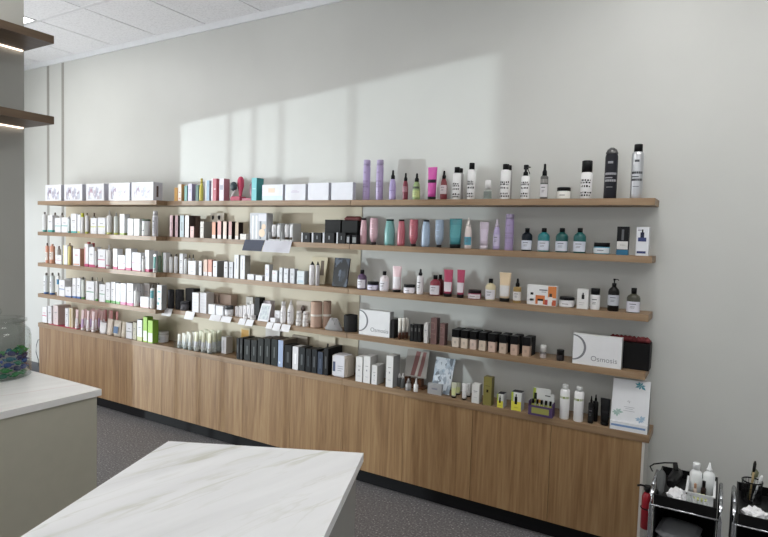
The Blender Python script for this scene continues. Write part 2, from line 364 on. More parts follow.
def capmesh(kind, r, z0, z1, col):
    mb = MB(); m = C(col, .35); hh = z1 - z0
    if kind == 'disc': mb.lathe([(z0, r), (z1 - .002, r), (z1, r * .9)], m=m)
    elif kind == 'spray': mb.lathe([(z0, r), (z0 + hh * .35, r), (z0 + hh * .5, r * .62), (z1 - .004, r * .5), (z1, r * .36)], m=m)
    elif kind == 'cone': mb.lathe([(z0, r), (z0 + hh * .2, r), (z0 + hh * .3, r * .7), (z1, r * .22)], m=m)
    elif kind == 'pump':
        mb.lathe([(z0, r), (z0 + hh * .4, r), (z0 + hh * .45, r * .3), (z0 + hh * .75, r * .3), (z0 + hh * .78, r * .55), (z1, r * .5)], m=m)
        mb.tube([(0, 0, z1 - hh * .1), (r * 1.5, -r * .3, z1 - hh * .08), (r * 2.0, -r * .4, z1 - hh * .2)], r * .2, m)
    elif kind == 'trigger':
        mb.lathe([(z0, r), (z0 + hh * .3, r), (z0 + hh * .42, r * .5), (z0 + hh * .62, r * .5)], m=m)
        mb.box(-r * .9, r * 1.1, -r * .5, r * .5, z0 + hh * .58, z1, m, ch=.003)
        mb.tube([(r * 1.0, 0, z1 - hh * .2), (r * 1.9, 0, z1 - hh * .25)], r * .3, m)
        mb.tube([(r * .7, 0, z0 + hh * .62), (r * 1.3, 0, z0 + hh * .4), (r * 1.8, 0, z0 + hh * .15)], r * .18, m)
    return mb
def bottle(t, w, h, c1=WHT, cap=BLK, capk='disc', fr=.82, capr=.42, label=None, lz=(.1, .6), foot=None, style='round', lmk=True, rough=.3, lc2=None):
    if min(c1) > 184: c1 = tuple(min(232, v + 14) for v in c1)
    r = w / 2; m = C(c1, rough); body = MB()
    if style == 'round': pr = prof_round(w, h, fr)
    elif style == 'cyl': pr = [(0, r * .92), (.003, r), (h * fr * .94, r), (h * fr * .98, r * .9), (h * fr, r * max(.3, capr))]
    elif style == 'soft': pr = [(0, r * .88), (h * fr * .1, r), (h * fr * .6, r), (h * fr * .85, r * .82), (h * fr, r * max(.3, capr))]
    elif style == 'taper': pr = [(0, r), (.003, r), (h * fr * .5, r * .95), (h * fr * .8, r * .75), (h * fr, r * capr)]
    if foot: pr = [(0, pr[0][1], None, C(foot)), (.003, r, None, C(foot)), (h * .09, r, None, C(foot)), (h * .095, r, None, m)] + [(z, q, None, m) for z, q in pr[2:] if z > h * .095]
    body.lathe(pr, m=m)
    if lc2: body.arc(r * 1.01, -1.2, 1.2, h * lc2[0], h * lc2[1], C(lc2[2]))
    body.build('bottle_body', t)
    if label:
        lb = MB(); lb.arc(r * 1.015, -1.35, 1.35, h * lz[0], h * lz[1], C(label, .5), n=10)
        if lmk:
            g = C(lmk if isinstance(lmk, tuple) else (96, 96, 104)); z = h * lz[0]; L = h * (lz[1] - lz[0])
            for a0, a1, f0, f1 in ((-.5, .5, .72, .79), (-.35, .35, .5, .54), (-.4, .3, .38, .42)): lb.arc(r * 1.025, a0, a1, z + L * f0, z + L * f1, g)
        lb.build('front_label', t)
    capmesh(capk, r * capr, h * fr, h, cap).build({'disc': 'cap', 'spray': 'spray_cap', 'cone': 'nozzle_cap', 'pump': 'pump_head', 'trigger': 'trigger_head'}[capk], t)
def graphic_bottle(t, w, h, **k):
    bottle(t, w, h, **k); r = w / 2; g = MB(); m = C((48, 48, 54)); rr = random.Random(int(w * 1e5))
    for z, a in ((.46, .9), (.40, 1.0), (.30, .8), (.14, .9), (.07, 1.0)):
        x = -a
        while x < a: wd = .12 + rr.random() * .25; g.arc(r * 1.03, x, x + wd, h * z, h * (z + .035 + .02 * rr.random()), m, n=2); x += wd + .16
    g.build('printed_graphics', t)
def aerosol(t, w, h, c1=WHT, cap=BLK, fr=.8, capr=.85, marksc=None, dome=True, rough=.3, metal=0, roundtop=False, capmat=None):
    r = w / 2; m = mat(c1, rough, metal); b_ = MB()
    b_.lathe([(0, r * .95), (.003, r), (h * fr - r * .5, r), (h * fr - r * .12, r * .9), (h * fr, r * capr)], m=m)
    if marksc:
        for a0, a1, f0, f1 in ((-.4, .4, .62, .66), (-.9, 1.1, .42, .46), (-.9, .4, .36, .38), (-.9, 1.1, .30, .34), (-.5, .5, .2, .21)): b_.arc(r * 1.01, a0, a1, h * f0 * fr / .8, h * f1 * fr / .8, C(marksc))
    b_.build('can_body', t)
    c_ = MB(); cm = capmat or C(cap, .35)
    if roundtop: c_.lathe([(h * fr, r * .97), (h * .9, r * .95), (h * .96, r * .75), (h, r * .3)], m=cm)
    else: c_.lathe([(h * fr, r * capr), (h - .003, r * capr * .98), (h, r * capr * .9)], m=cm)
    c_.build('cap', t)
def tube(t, w, h, c1=WHT, cap=BLK, label=None, lz=(.25, .6), capf=.1, up=True, foot=None, lm=True, rough=.3, topcol=None):
    """squeeze tube standing on its cap, flat crimp on top; up=False: flat end down"""
    r = w / 2; b_ = MB(); m = C(c1, rough); n = 20
    k0 = h * capf; prof = []
    for f in (0, .15, .4, .7, .9, .96, 1.0):
        z = k0 + (h - k0) * f; rx = r * (.78 + .22 * f); ry = r * .78 * (1 - f) + .0025 * f if f < .96 else .0022
        prof.append((z, rx, ry, C(topcol) if topcol and f > .6 else m))
    b_.lathe(prof, n=n, m=m); b_.build('tube_body', t)
    if label:
        lb = MB(); P = []
        for f in lz:
            z = k0 + (h - k0) * f; rx = r * (.78 + .22 * f) * 1.02; ry = (r * .78 * (1 - f) + .0025 * f) * 1.06
            P.append((z, rx, ry))
        ang_ = [-PI / 2 - 1.2 + 2.4 * i / 8 for i in range(9)]
        rows = [[lb.bm.verts.new((rx * math.cos(a), ry * math.sin(a), z)) for a in ang_] for z, rx, ry in P]
        for i in range(8): lb.face([rows[0][i], rows[0][i + 1], rows[1][i + 1], rows[1][i]], C(label), True)
        lb.build('front_label', t)
    c_ = MB(); c_.lathe([(0, r * .8), (k0 * .98, r * .82), (k0, r * .78)], m=C(cap, .35)); c_.build('cap', t)
def invbottle(t, w, h, c1, cap=BLK):
    r = w / 2; b_ = MB(); b_.lathe([(h * .1, r * .55), (h * .3, r * .95), (h * .45, r), (h * .95, r), (h, r * .94)], m=C(c1, .3)); b_.build('bottle_body', t)
    c_ = MB(); c_.lathe([(0, r * .62), (h * .09, r * .64), (h * .1, r * .55)], m=C(cap, .35)); c_.build('cap', t)
    g = MB()
    for f in (.8, .6, .4): g.arc(r * 1.02, -.4, .4, h * f, h * (f + .02), C(tuple(min(255, int(v * 1.2)) for v in c1)), n=4)
    g.build('print', t)
def pot(t, w, h, c1=WHT, lid=BLK, lidf=.35, label=None):
    r = w / 2; b_ = MB(); b_.lathe([(0, r * .93), (.003, r * .98), (h * (1 - lidf) - .002, r), (h * (1 - lidf), r * .9)], m=C(c1, .3))
    b_.build('pot_body', t)
    if label:
        l_ = MB(); l_.arc(r * 1.02, -1.3, 1.3, h * .08, h * (1 - lidf) * .85, C(label)); l_.arc(r * 1.03, -.4, .4, h * .3, h * .36, C((100, 100, 108))); l_.build('front_label', t)
    c_ = MB(); c_.lathe([(h * (1 - lidf), r * .98), (h - .002, r * .98), (h, r * .93)], m=C(lid, .4)); c_.build('lid', t)
def canister(t, w, h, c1, band=None):
    r = w / 2; b_ = MB(); b_.lathe([(0, r * .97), (.004, r), (h - .006, r), (h, r * .95), (h - .008, r * .9)], m=C(c1, .75), capt=True); b_.build('canister_body', t)
    if band:
        l_ = MB(); l_.arc(r * 1.02, -PI, PI, h * .44, h * .52, C(band), n=24); l_.build('ribbon', t)

ROW = {}
def pick(seq, i): return seq[i]
SHN = {1: 'top shelf', 2: 'second shelf', 3: 'third shelf', 4: 'fourth shelf', 5: 'cabinet top'}
ORD = ['first', 'second', 'third', 'fourth', 'fifth', 'sixth', 'seventh', 'eighth', 'ninth', 'tenth']
placed = []; looks = {}
NAMES = dict(carton='carton', bottle='bottle', graphic='bottle', aerosol='aerosol_can', tube='squeeze_tube', inv='bottle', pot='cream_jar', canister='canister')
CATS = dict(carton='box', bottle='bottle', graphic='bottle', aerosol='spray can', tube='tube', inv='bottle', pot='jar', canister='canister')
def place(row, L, R, top, base=None, y=.015, d=None):
    """where the thing stands: centre x, front y, width, height"""
    sec, s_ = row[0], int(row[1])
    zs = CT if s_ == 5 else SZ[s_] + .0175
    yf = (CYF if s_ == 5 else SECX[sec][2]) + y
    xm = (L + R) / 2
    if base is not None: yf = min(max(onZ(xm, base, zs).y, yf - y + .006), WY - .03)
    return sec, s_, zs, yf
def I(row, L, R, top, kind, look, base=None, y=.015, d=None, name=None, cat=None, rz=0, **k):
    sec, s_, zs, yf = place(row, L, R, top, base, y)
    xm = (L + R) / 2
    if kind == 'carton':
        a = onY(L, top, yf); c = onY(R, top, yf); w = c.x - a.x; h = onY(xm, top, yf).z - zs
        d = d if d else min(max(.04, w * .9), .07)
        d = min(d, WY - .004 - yf); x = (a.x + c.x) / 2; foot = (x - w / 2, x + w / 2, yf, yf + d); loc = Vector((x, yf, zs))
    else:
        r = .03
        for _ in range(4):
            yc = yf + r; dl, dr = ray(L, top), ray(R, top)
            aL, aR = math.atan2(dl.x, dl.y), math.atan2(dr.x, dr.y); am_ = (aL + aR) / 2
            dist = yc / math.cos(am_); r = dist * math.sin((aR - aL) / 2)
        yc = min(yf + r, WY - r - .002); x = yc * math.tan(am_); w = 2 * r
        h = onY(xm, top, yc).z - zs; foot = (x - r, x + r, yc - r, yc + r); loc = Vector((x, yc, zs)); d = w
    # keep clear of what already stands on this row: slide back, then trim
    key = row; lst = ROW.setdefault((s_,), [])
    for _ in range(6):
        hit = None
        for q in lst:
            ox = min(foot[1], q[1]) - max(foot[0], q[0]); oy = min(foot[3], q[3]) - max(foot[2], q[2])
            if ox > .0008 and oy > .0008: hit = (ox, oy, q); break
        if not hit: break
        ox, oy, q = hit
        if kind == 'carton':
            if ox < w * .3 and ox < .02:   # trim the width
                if foot[0] < q[0]: foot = (foot[0], q[0] - .0006, foot[2], foot[3])
                else: foot = (q[1] + .0006, foot[1], foot[2], foot[3])
                w = foot[1] - foot[0]; loc.x = (foot[0] + foot[1]) / 2
            elif foot[2] < q[2]: foot = (foot[0], foot[1], foot[2], q[2] - .0008); d = foot[3] - foot[2]
            else:
                ny = q[3] + .0008; d = max(.012, min(d, WY - .003 - ny)); foot = (foot[0], foot[1], ny, ny + d); loc.y = ny
        else:
            if ox < w * .35:
                dx = (ox + .0005) * (-1 if foot[0] < q[0] else 1) * .5; dr_ = (ox + .0005) * .25
                w -= 2 * dr_; loc.x += dx; r = w / 2
            elif foot[2] >= q[2] - .01 and q[3] + w < WY: loc.y = q[3] + w / 2 + .0008
            else: w *= .9; loc.y -= w * .03
            r = w / 2; foot = (loc.x - r, loc.x + r, loc.y - r, loc.y + r)
    else:
        print('CROWD', row, L, R, look)
    lst.append(foot)
    if kind == 'carton':
        o = carton(None, w, h, d, **k).build(name or 'carton', None, loc)
    else:
        o = empty(name or NAMES[kind], loc)
        {'bottle': bottle, 'graphic': graphic_bottle, 'aerosol': aerosol, 'tube': tube, 'inv': invbottle, 'pot': pot, 'canister': canister}[kind](o, w, h, **k)
    if rz: o.rotation_euler = (0, 0, rz)
    placed.append((o, look, sec, s_, xm)); o['category'] = cat or CATS[kind]
    return o
def free(o, look, sec, s_, xm, cat):
    o['category'] = cat; placed.append((o, look, sec, s_, xm)); return o
def write_labels():
    from collections import defaultdict
    g = defaultdict(list)
    for p in placed: g[(p[1], p[2], p[3])].append(p)
    for (look, sec, s_), ps in g.items():
        ps.sort(key=lambda p: p[4]); n = len(ps); where = '%s %s' % (SN[sec], SHN[s_])
        for i, p in enumerate(ps):
            if n == 1: p[0]['label'] = '%s, %s' % (look, where)
            else:
                o_ = 'leftmost' if i == 0 else 'rightmost' if i == n - 1 else ORD[i] + ' from left'
                p[0]['label'] = '%s, %s, %s of %d' % (look, where, o_, n)
                p[0]['group'] = '%s repeats %s' % (look, where)
            if len(p[0]['label'].replace(',', '').split()) > 16: print('LONG', p[0]['label'])
def box3(row, quadpx, yf, thick, look, name, cat, frontm, **k):
    pass

# ------------------------------------------------------------ scribble print for the gift cartons
def artprint(name, base, inks, sc=26):
    m, nt, b_ = nodes(name); tc = nt.nodes.new('ShaderNodeTexCoord')
    mp = nt.nodes.new('ShaderNodeMapping'); mp.inputs['Scale'].default_value = (1, 1, .55); nt.links.new(tc.outputs['Object'], mp.inputs[0])
    v = nt.nodes.new('ShaderNodeTexVoronoi'); v.inputs['Scale'].default_value = sc; nt.links.new(mp.outputs[0], v.inputs['Vector'])
    n = nt.nodes.new('ShaderNodeTexNoise'); n.inputs['Scale'].default_value = sc * .9; n.inputs['Detail'].default_value = 3; nt.links.new(mp.outputs[0], n.inputs['Vector'])
    c = ramp(nt, v.outputs['Color'], [(i / len(inks), k) for i, k in enumerate(inks)])
    r = nt.nodes.new('ShaderNodeMapRange'); r.inputs[1].default_value = .45; r.inputs[2].default_value = .5; nt.links.new(n.outputs['Fac'], r.inputs[0])
    mx = nt.nodes.new('ShaderNodeMix'); mx.data_type = 'RGBA'; mx.inputs[6].default_value = lin(base) + (1,)
    nt.links.new(r.outputs[0], mx.inputs[0]); nt.links.new(c, mx.inputs[7]); nt.links.new(mx.outputs[2], b_.inputs['Base Color']); return m
GIFT = artprint('grey_sketch_print', (226, 227, 236), [(120, 122, 136), (170, 172, 190), (200, 205, 215), (140, 120, 140)])
GIFT2 = artprint('pastel_sketch_print', (226, 228, 236), [(150, 175, 170), (170, 172, 190), (200, 205, 215), (180, 150, 165)])
LAV = (190, 172, 204); TEAL = (60, 178, 170); LIME = (200, 210, 60); MAG = (214, 60, 120); BLUE = (62, 110, 186); GRN = (96, 178, 84); GREYW = (206, 208, 212)
SD = (176, 176, 180)

# ---- left section, top shelf: gift cartons
for i, (a, c, tp, m) in enumerate(((45.3, 61, 184.8, GIFT), (64.2, 82.2, 184.4, GIFT), (86, 104, 183.8, GIFT2), (108.6, 129.5, 183, GIFT), (131.6, 153.3, 182.2, GIFT))):
    o = I('L1', a, c, tp, 'carton', ['white carton with faint sketch print', 'white carton with lilac sketch print', 'white carton with greenish sketch print', 'white carton with pink-tinted sketch print', 'white carton with dark side slot'][i], d=.09, mk=None, side=(196, 196, 208), name='gift_carton')
    me = o.data; w = max(v.co.x for v in me.vertices) * 2; h = max(v.co.z for v in me.vertices)
    f = MB(); f.quad([(-w * .38, -.0006, h * .1), (w * .38, -.0006, h * .1), (w * .38, -.0006, h * .82), (-w * .38, -.0006, h * .82)], m); f.build('printed_panel', o)
    if i == 4:
        f = MB(); f.quad([(w / 2 + .0006, .03, h * .2), (w / 2 + .0006, .05, h * .2), (w / 2 + .0006, .05, h * .8), (w / 2 + .0006, .03, h * .8)], C((90, 60, 54))); f.build('side_slot', o)
# ---- left section, second shelf
F = lambda c: [(.13, c)]
def ML(c): return [(.0, .0, 0, 0, c)][:0] + [(.02, .98, .42, .47, c), (.3, .7, .62, .66, (160, 160, 166))]
I('L2', 42.4, 47, 212, 'bottle', 'grey-white bottle with teal foot', c1=(206, 208, 210), cap=(96, 84, 80), foot=TEAL, style='cyl', fr=.88)
I('L2', 47.8, 52.2, 215.4, 'carton', 'narrow white carton with teal foot', bands=F(TEAL))
I('L2', 53, 57.2, 212.6, 'bottle', 'white bottle with brown cap behind cartons', y=.1, c1=(205, 205, 200), cap=(112, 86, 66), style='cyl', fr=.86)
I('L2', 54.8, 60.6, 218, 'carton', 'white carton with teal midline', mk=ML(TEAL))
I('L2', 60.2, 64, 212.6, 'bottle', 'white bottle with dark brown cap behind cartons', y=.1, c1=(205, 205, 200), cap=(84, 64, 54), style='cyl', fr=.86)
I('L2', 61.4, 67.6, 217.4, 'carton', 'white carton with teal midline', mk=ML(TEAL))
I('L2', 68, 70, 216, 'bottle', 'slim pale tube with teal foot', c1=(200, 215, 215), cap=(200, 205, 210), foot=TEAL, style='cyl')
I('L2', 70.8, 76.3, 213.7, 'carton', 'tall white carton with teal foot', bands=[(.1, TEAL)])
I('L2', 77.2, 80.2, 214.5, 'carton', 'narrow white carton with lime trim', mk=[(.1, .9, .02, .1, LIME)])
I('L2', 80.9, 84.2, 213, 'bottle', 'white bottle with bright yellow cap', cap=(214, 214, 40), capr=.9, fr=.8, style='cyl')
I('L2', 85.4, 88.8, 213, 'bottle', 'white bottle with lime foot', cap=(98, 84, 62), foot=LIME, style='cyl', fr=.88)
I('L2', 90.6, 96.5, 218, 'carton', 'white carton with lime midline', mk=ML(LIME))
I('L2', 92.5, 96, 213, 'bottle', 'brown-capped bottle behind lime-line cartons', y=.1, c1=(196, 190, 176), cap=(104, 74, 56), style='cyl', fr=.85)
I('L2', 97.8, 105, 217.6, 'carton', 'white carton with lime midline', mk=ML(LIME))
I('L2', 106.8, 112.6, 210.2, 'bottle', 'white spray bottle with lime foot', cap=(190, 186, 180), capk='spray', fr=.78, foot=(206, 214, 110), style='cyl')
I('L2', 114, 118.6, 212.6, 'bottle', 'translucent grey bottle with lime foot', c1=(190, 196, 188), cap=(150, 150, 146), capk='spray', fr=.84, foot=LIME, style='cyl')
I('L2', 119.8, 124.3, 214, 'carton', 'white carton with olive foot', bands=[(.1, (150, 170, 50))], mk=TXT)
I('L2', 127.6, 132.8, 218.6, 'carton', 'white carton with dark green top', topc=(62, 92, 66), side=(196, 200, 198))
I('L2', 133.7, 139.3, 218.8, 'carton', 'white carton with dark green top', topc=(62, 92, 66), side=(196, 200, 198))
I('L2', 142, 150.6, 219.3, 'pot', 'large white jar with green lid', lid=(84, 110, 88), lidf=.1, label=(220, 224, 222))
I('L2', 152.6, 158.4, 210.9, 'bottle', 'tall clear bottle with silver floral print', c1=(206, 206, 210), cap=(200, 198, 202), capr=.8, style='cyl', label=(184, 182, 190), lz=(.1, .75))
# ---- left section, third shelf
ORG = (232, 158, 126); PNK = (226, 150, 160)
I('L3', 45.4, 49, 243, 'bottle', 'orange and white bottle with dark cap', c1=ORG, cap=(90, 72, 66), label=(232, 222, 214), lz=(.15, .55), style='cyl', fr=.87)
I('L3', 49.6, 55.2, 244, 'bottle', 'orange and white wide bottle', c1=ORG, cap=(214, 160, 140), label=(234, 216, 206), lz=(.2, .6), style='cyl', fr=.9)
I('L3', 57, 61, 246, 'bottle', 'white bottle with brown cap', y=.1, c1=(196, 190, 188), cap=(120, 96, 88), style='cyl')
I('L3', 55.6, 61.3, 255, 'carton', 'small white carton with pink line', mk=ML(PNK))
I('L3', 63.2, 67.2, 245.4, 'carton', 'white carton with yellow edge', mk=[(.0, .15, 0, 1, (226, 214, 110))])
I('L3', 67.8, 71.6, 243, 'bottle', 'yellow bottle with brown cap', c1=(224, 210, 120), cap=(150, 120, 84), style='cyl', fr=.86)
I('L3', 73, 80, 248.7, 'carton', 'white carton with peach side', side=(216, 150, 120), topc=(226, 170, 160), mk=[(.1, .9, .05, .12, ORG), (.3, .7, .6, .65, PNK)])
I('L3', 84.4, 88, 244, 'carton', 'tall pink-edged carton with magenta foot', bands=F(MAG), mk=[(0, .3, .15, .85, (232, 160, 160))])
I('L3', 88.8, 93.9, 247, 'carton', 'white carton with magenta foot', bands=F(MAG))
I('L3', 87, 91, 242, 'bottle', 'coral-capped bottle behind pink cartons', y=.1, c1=(220, 150, 150), cap=(206, 84, 84), capr=.9, style='cyl')
I('L3', 91.5, 95.2, 243, 'bottle', 'coral-capped bottle behind pink cartons', y=.1, c1=(220, 150, 150), cap=(196, 80, 84), capr=.9, style='cyl')
I('L3', 94.8, 97, 247.4, 'bottle', 'slim white bottle with pink foot', cap=(190, 160, 130), foot=(220, 120, 150), style='cyl')
I('L3', 97.9, 105, 249.3, 'carton', 'wide white carton with magenta midline', bands=[(.05, MAG)], mk=ML((226, 110, 150)))
I('L3', 106.2, 112, 244.8, 'bottle', 'white spray bottle with magenta band', cap=(206, 204, 204), capk='spray', fr=.78, style='cyl', lc2=(.1, .16, MAG))
I('L3', 112.9, 117.2, 248.7, 'carton', 'white carton with magenta foot', bands=F(MAG))
I('L3', 118, 124.7, 255.2, 'carton', 'short white carton with magenta midline', bands=[(.07, MAG)], mk=ML((226, 110, 150)))
I('L3', 125.6, 130.9, 248.7, 'carton', 'white carton with magenta foot', bands=F(MAG))
I('L3', 132.4, 140.6, 252.6, 'carton', 'wide white carton with magenta midline', bands=[(.05, MAG)], mk=ML((226, 110, 150)))
I('L3', 142, 145.2, 255.9, 'bottle', 'small white bottle', cap=(214, 214, 214), capr=.8, style='cyl')
I('L3', 144.6, 149, 250, 'carton', 'white carton with magenta foot', y=.03, bands=F(MAG))
I('L3', 148.6, 152.2, 251, 'carton', 'plain narrow white carton', y=.06)
I('L3', 152.6, 157.3, 254, 'tube', 'white tube with teal label', label=(70, 150, 140), cap=(220, 222, 222), lz=(.15, .85))
I('L3', 158, 161.4, 252, 'bottle', 'green-grey bottle at the shelf end', y=.1, c1=(110, 140, 116), cap=(200, 200, 196), style='cyl')
I('L3', 162, 166, 252.6, 'carton', 'white carton with green stripe', y=.12, mk=[(.0, .3, 0, 1, (92, 128, 96))])
# ---- left section, fourth shelf
for a, c in ((43.7, 48.9), (49.8, 55)):
    I('L4', a, c, 272.8, 'bottle', 'pale blue-white bottle with blue foot', c1=(206, 216, 226), cap=(106, 100, 92), foot=BLUE, style='cyl', fr=.88, label=(222, 226, 232), lz=(.2, .7))
I('L4', 56.7, 60.4, 272.8, 'bottle', 'white bottle with blue label', cap=(98, 94, 88), style='cyl', fr=.87, label=(60, 140, 190), lz=(.5, .72))
I('L4', 59, 64.5, 280, 'carton', 'white carton with blue midline', mk=ML((96, 140, 200)))
I('L4', 65, 71, 278.7, 'carton', 'tall pale carton behind small blue-foot carton', y=.09, c1=(206, 208, 214))
I('L4', 65.2, 70.8, 287, 'carton', 'small white carton with blue foot', bands=F(BLUE))
for a, c in ((72.4, 75.7), (76.5, 80.2)): I('L4', a, c, 278, 'carton', 'white carton with blue foot', bands=[(.1, BLUE)], topc=(160, 120, 110))
I('L4', 81.5, 85, 277, 'bottle', 'green-tinted white bottle with dark cap', c1=(210, 220, 210), cap=(100, 92, 70), foot=GRN, style='cyl', fr=.88)
I('L4', 86, 93.9, 281.3, 'carton', 'wide white carton with green midline', mk=ML((110, 170, 140)))
I('L4', 90.4, 94.4, 277, 'bottle', 'dark-capped bottle behind green-line carton', y=.1, c1=(200, 205, 196), cap=(90, 82, 70), style='cyl')
I('L4', 95.6, 98.3, 277.4, 'bottle', 'slim white bottle with green foot', cap=(214, 210, 190), foot=GRN, style='cyl', fr=.85)
I('L4', 99.3, 104.8, 284.3, 'carton', 'white carton with green midline', mk=ML((110, 170, 140)))
I('L4', 100.6, 104, 277.5, 'bottle', 'white spray bottle behind green-line carton', y=.1, cap=(100, 92, 80), capk='spray', style='cyl')
for a, c, tp in ((105.6, 110, 282.6), (110.9, 115.2, 282), (115.9, 119.8, 283.4)): I('L4', a, c, tp, 'carton', 'white carton with green foot', bands=F(GRN))
for a, c in ((120.4, 125.6), (126.9, 132.8)): I('L4', a, c, 283.4, 'carton', 'white carton with pink foot', bands=F((232, 120, 170)))
I('L4', 134, 139.2, 287, 'bottle', 'white spray bottle', cap=(216, 214, 216), capk='spray', fr=.8, style='cyl')
I('L4', 136.6, 141.4, 284, 'carton', 'tall white carton behind spray bottle', y=.08, c1=(214, 212, 212))
I('L4', 142.6, 149.4, 283.3, 'carton', 'tall brown-grey carton behind small carton', y=.1, c1=(176, 166, 162), d=.08)
I('L4', 140.2, 148.5, 297, 'carton', 'small white carton with pink edge', bands=[(.08, (232, 190, 200))])
I('L4', 150.4, 155.2, 285.2, 'bottle', 'white bottle with teal label', cap=(96, 92, 86), style='cyl', fr=.88, label=(86, 180, 190), lz=(.45, .78))
I('L4', 157, 161.6, 285.2, 'carton', 'white carton with teal leaf print', side=(150, 152, 152), mk=[(.2, .8, .7, .78, (90, 180, 180)), (.1, .5, .2, .3, (90, 180, 180)), (.3, .8, .42, .48, (90, 180, 180))])
I('L4', 156.5, 160.5, 283, 'bottle', 'grey bottle with dark cap at the back', y=.14, c1=(150, 150, 146), cap=(80, 76, 70), style='cyl')
# ---- left cabinet top
RED = (206, 48, 84)
f = MB(); p0 = onZ(42, 325, CT); p1 = onZ(72, 330, CT)
f.box(0, p1.x - p0.x, 0, .15, 0, .006, C(RED)); o = f.build('display_tray', None, (p0.x, CYF + .01, CT)); free(o, 'thin red display tray under the cartons', 'L', 5, 50, 'tray')
def onred(o): o.location.z += .0062; return o
for a, c, tp, lk, kw in ((42.3, 46.7, 307.6, 'white carton with pink line on red tray', dict(mk=[(.0, 1, .42, .47, (230, 100, 140)), (.2, .8, .6, .64, PNK)])), (47.9, 51.4, 306.8, 'white carton with grey side on red tray', dict()), (53.2, 58, 306, 'tall pinkish carton on red tray', dict(c1=(224, 206, 206), side=(206, 180, 176), d=.13)), (65, 68.4, 308.7, 'narrow white carton on red tray', dict()), (69, 72.6, 308.7, 'gold-edged cream carton on red tray', dict(c1=(222, 208, 176), mk=[(.35, .65, 0, .95, (180, 140, 70))]))):
    onred(I('L5', a, c, tp, 'carton', lk, y=.02, **kw))
cols4 = [(74.6, 79.8), (80.4, 85.4), (85.8, 90.6), (91, 96.2)]
for r_, (yy, nm_) in enumerate(((.01, 'front row'), (.065, 'middle row'), (.12, 'back row'))):
    for i, (a, c) in enumerate(cols4):
        sh = r_ * 8.2; I('L5', a + sh, c + sh, 309.4 + i * .6 - r_ * .5, 'tube', 'pink and white tube in %s' % nm_, y=yy, c1=(240, 212, 218), cap=(240, 232, 234), label=(240, 232, 238) if i != 1 else (200, 160, 210), lz=(.05, .5), topcol=(226, 176, 172) if r_ else (236, 204, 206))
for i, (a, c) in enumerate(((103.5, 108), (109.5, 114), (115, 119.4))): I('L5', a, c, 309.5 + i, 'tube', 'coral-topped tube by the pouches', y=.11, c1=(226, 196, 196), cap=(230, 220, 220), topcol=(196, 110, 104))
def pouch(row, L, R, top, base, look, c1, lab=None):
    sec, s_, zs, yf = place(row, L, R, top, base, .01)
    a, c = onY(L, top, yf), onY(R, top, yf); w = c.x - a.x; h = onY((L + R) / 2, top, yf).z - zs
    f = MB(); f.lathe([(0, w * .46, .02), (h * .15, w * .5, .022), (h * .6, w * .48, .014), (h * .88, w * .44, .005), (h * .9, w * .5, .0015), (h, w * .5, .0015)], m=C(c1, .4), n=16)
    o = f.build('pouch', None, ((a.x + c.x) / 2, yf + .024, zs))
    if lab:
        f = MB(); f.quad([(-w * .3, -.0245, h * .2), (w * .3, -.0245, h * .2), (w * .3, -.018, h * .62), (-w * .3, -.018, h * .62)], C(lab)); f.build('front_label', o)
    ROW.setdefault((5,), []).append(((a.x + c.x) / 2 - w / 2, (a.x + c.x) / 2 + w / 2, yf, yf + .05))
    return free(o, look, sec, s_, (L + R) / 2, 'pouch')
pouch('L5', 97.8, 104.6, 322.6, 333.7, 'small crumpled white pouch', (226, 224, 226))
pouch('L5', 105.4, 110.8, 319, 335.5, 'cream pouch', (214, 196, 178))
pouch('L5', 111.6, 119.2, 320.6, 336.4, 'cream pouch with blue panel', (214, 200, 184), (62, 108, 160))
pouch('L5', 119.9, 124.2, 322, 338, 'beige pouch', (206, 192, 168))
I('L5', 124.9, 132, 322.6, 'carton', 'white carton with grey line', base=338.5, topc=(120, 110, 104), mk=ML((150, 160, 160)), d=.09)
I('L5', 132.9, 136.2, 322.6, 'carton', 'narrow cream carton', base=339.6, c1=(216, 214, 192), d=.08)
I('L5', 137.2, 142, 319.8, 'carton', 'white carton with pale lime foot', base=341, bands=[(.2, (196, 206, 130))], topc=(130, 120, 100), d=.09)
LG = (150, 208, 40)
for a, c, tp, ba in ((143.2, 147.1, 316.9, 342), (147.9, 152.6, 320.4, 343.2)): I('L5', a, c, tp, 'carton', 'bright green carton with white lower half', base=ba, bands=[(.05, LG), (.45, (226, 232, 214)), (1, LG)], side=(128, 184, 40), topc=(140, 200, 40), mk=None, d=.06)
I('L5', 155.2, 167.2, 331.5, 'pot', 'wide white cream jar', base=343.6, lid=(206, 206, 210), lidf=.3, label=(196, 198, 206))

# ---- middle, top shelf
I('M1', 174.3, 177.6, 187.6, 'carton', 'small orange carton', c1=(226, 164, 70), mk=None)
I('M1', 178, 181.5, 184.3, 'carton', 'cream carton with orange side', c1=(238, 224, 206), side=(222, 150, 80), mk=[(.2, .8, .1, .2, ORG), (.3, .7, .5, .55, ORG)])
I('M1', 184.3, 187, 185.6, 'carton', 'small teal-green carton', c1=(110, 176, 166), mk=None)
I('M1', 188, 192, 183.7, 'carton', 'lavender carton with purple side', c1=(206, 200, 224), side=(160, 146, 184), d=.05)
I('M1', 195.6, 198.6, 185, 'carton', 'dark green carton', c1=(70, 112, 100), mk=None)
I('M1', 199.5, 203.7, 178.5, 'bottle', 'yellow bottle with yellow cap', c1=(222, 204, 70), cap=(206, 180, 60), fr=.78, capr=.6, style='soft')
I('M1', 205.4, 209.3, 180.4, 'carton', 'light blue carton', c1=(156, 196, 222), mk=[(.0, .35, 0, 1, (226, 228, 230))])
I('M1', 211.6, 216.4, 178.5, 'carton', 'rose pink carton with white edge', c1=(206, 96, 116), mk=[(.0, .25, 0, 1, (232, 226, 228)), (.5, .9, .5, .56, (232, 180, 190))])
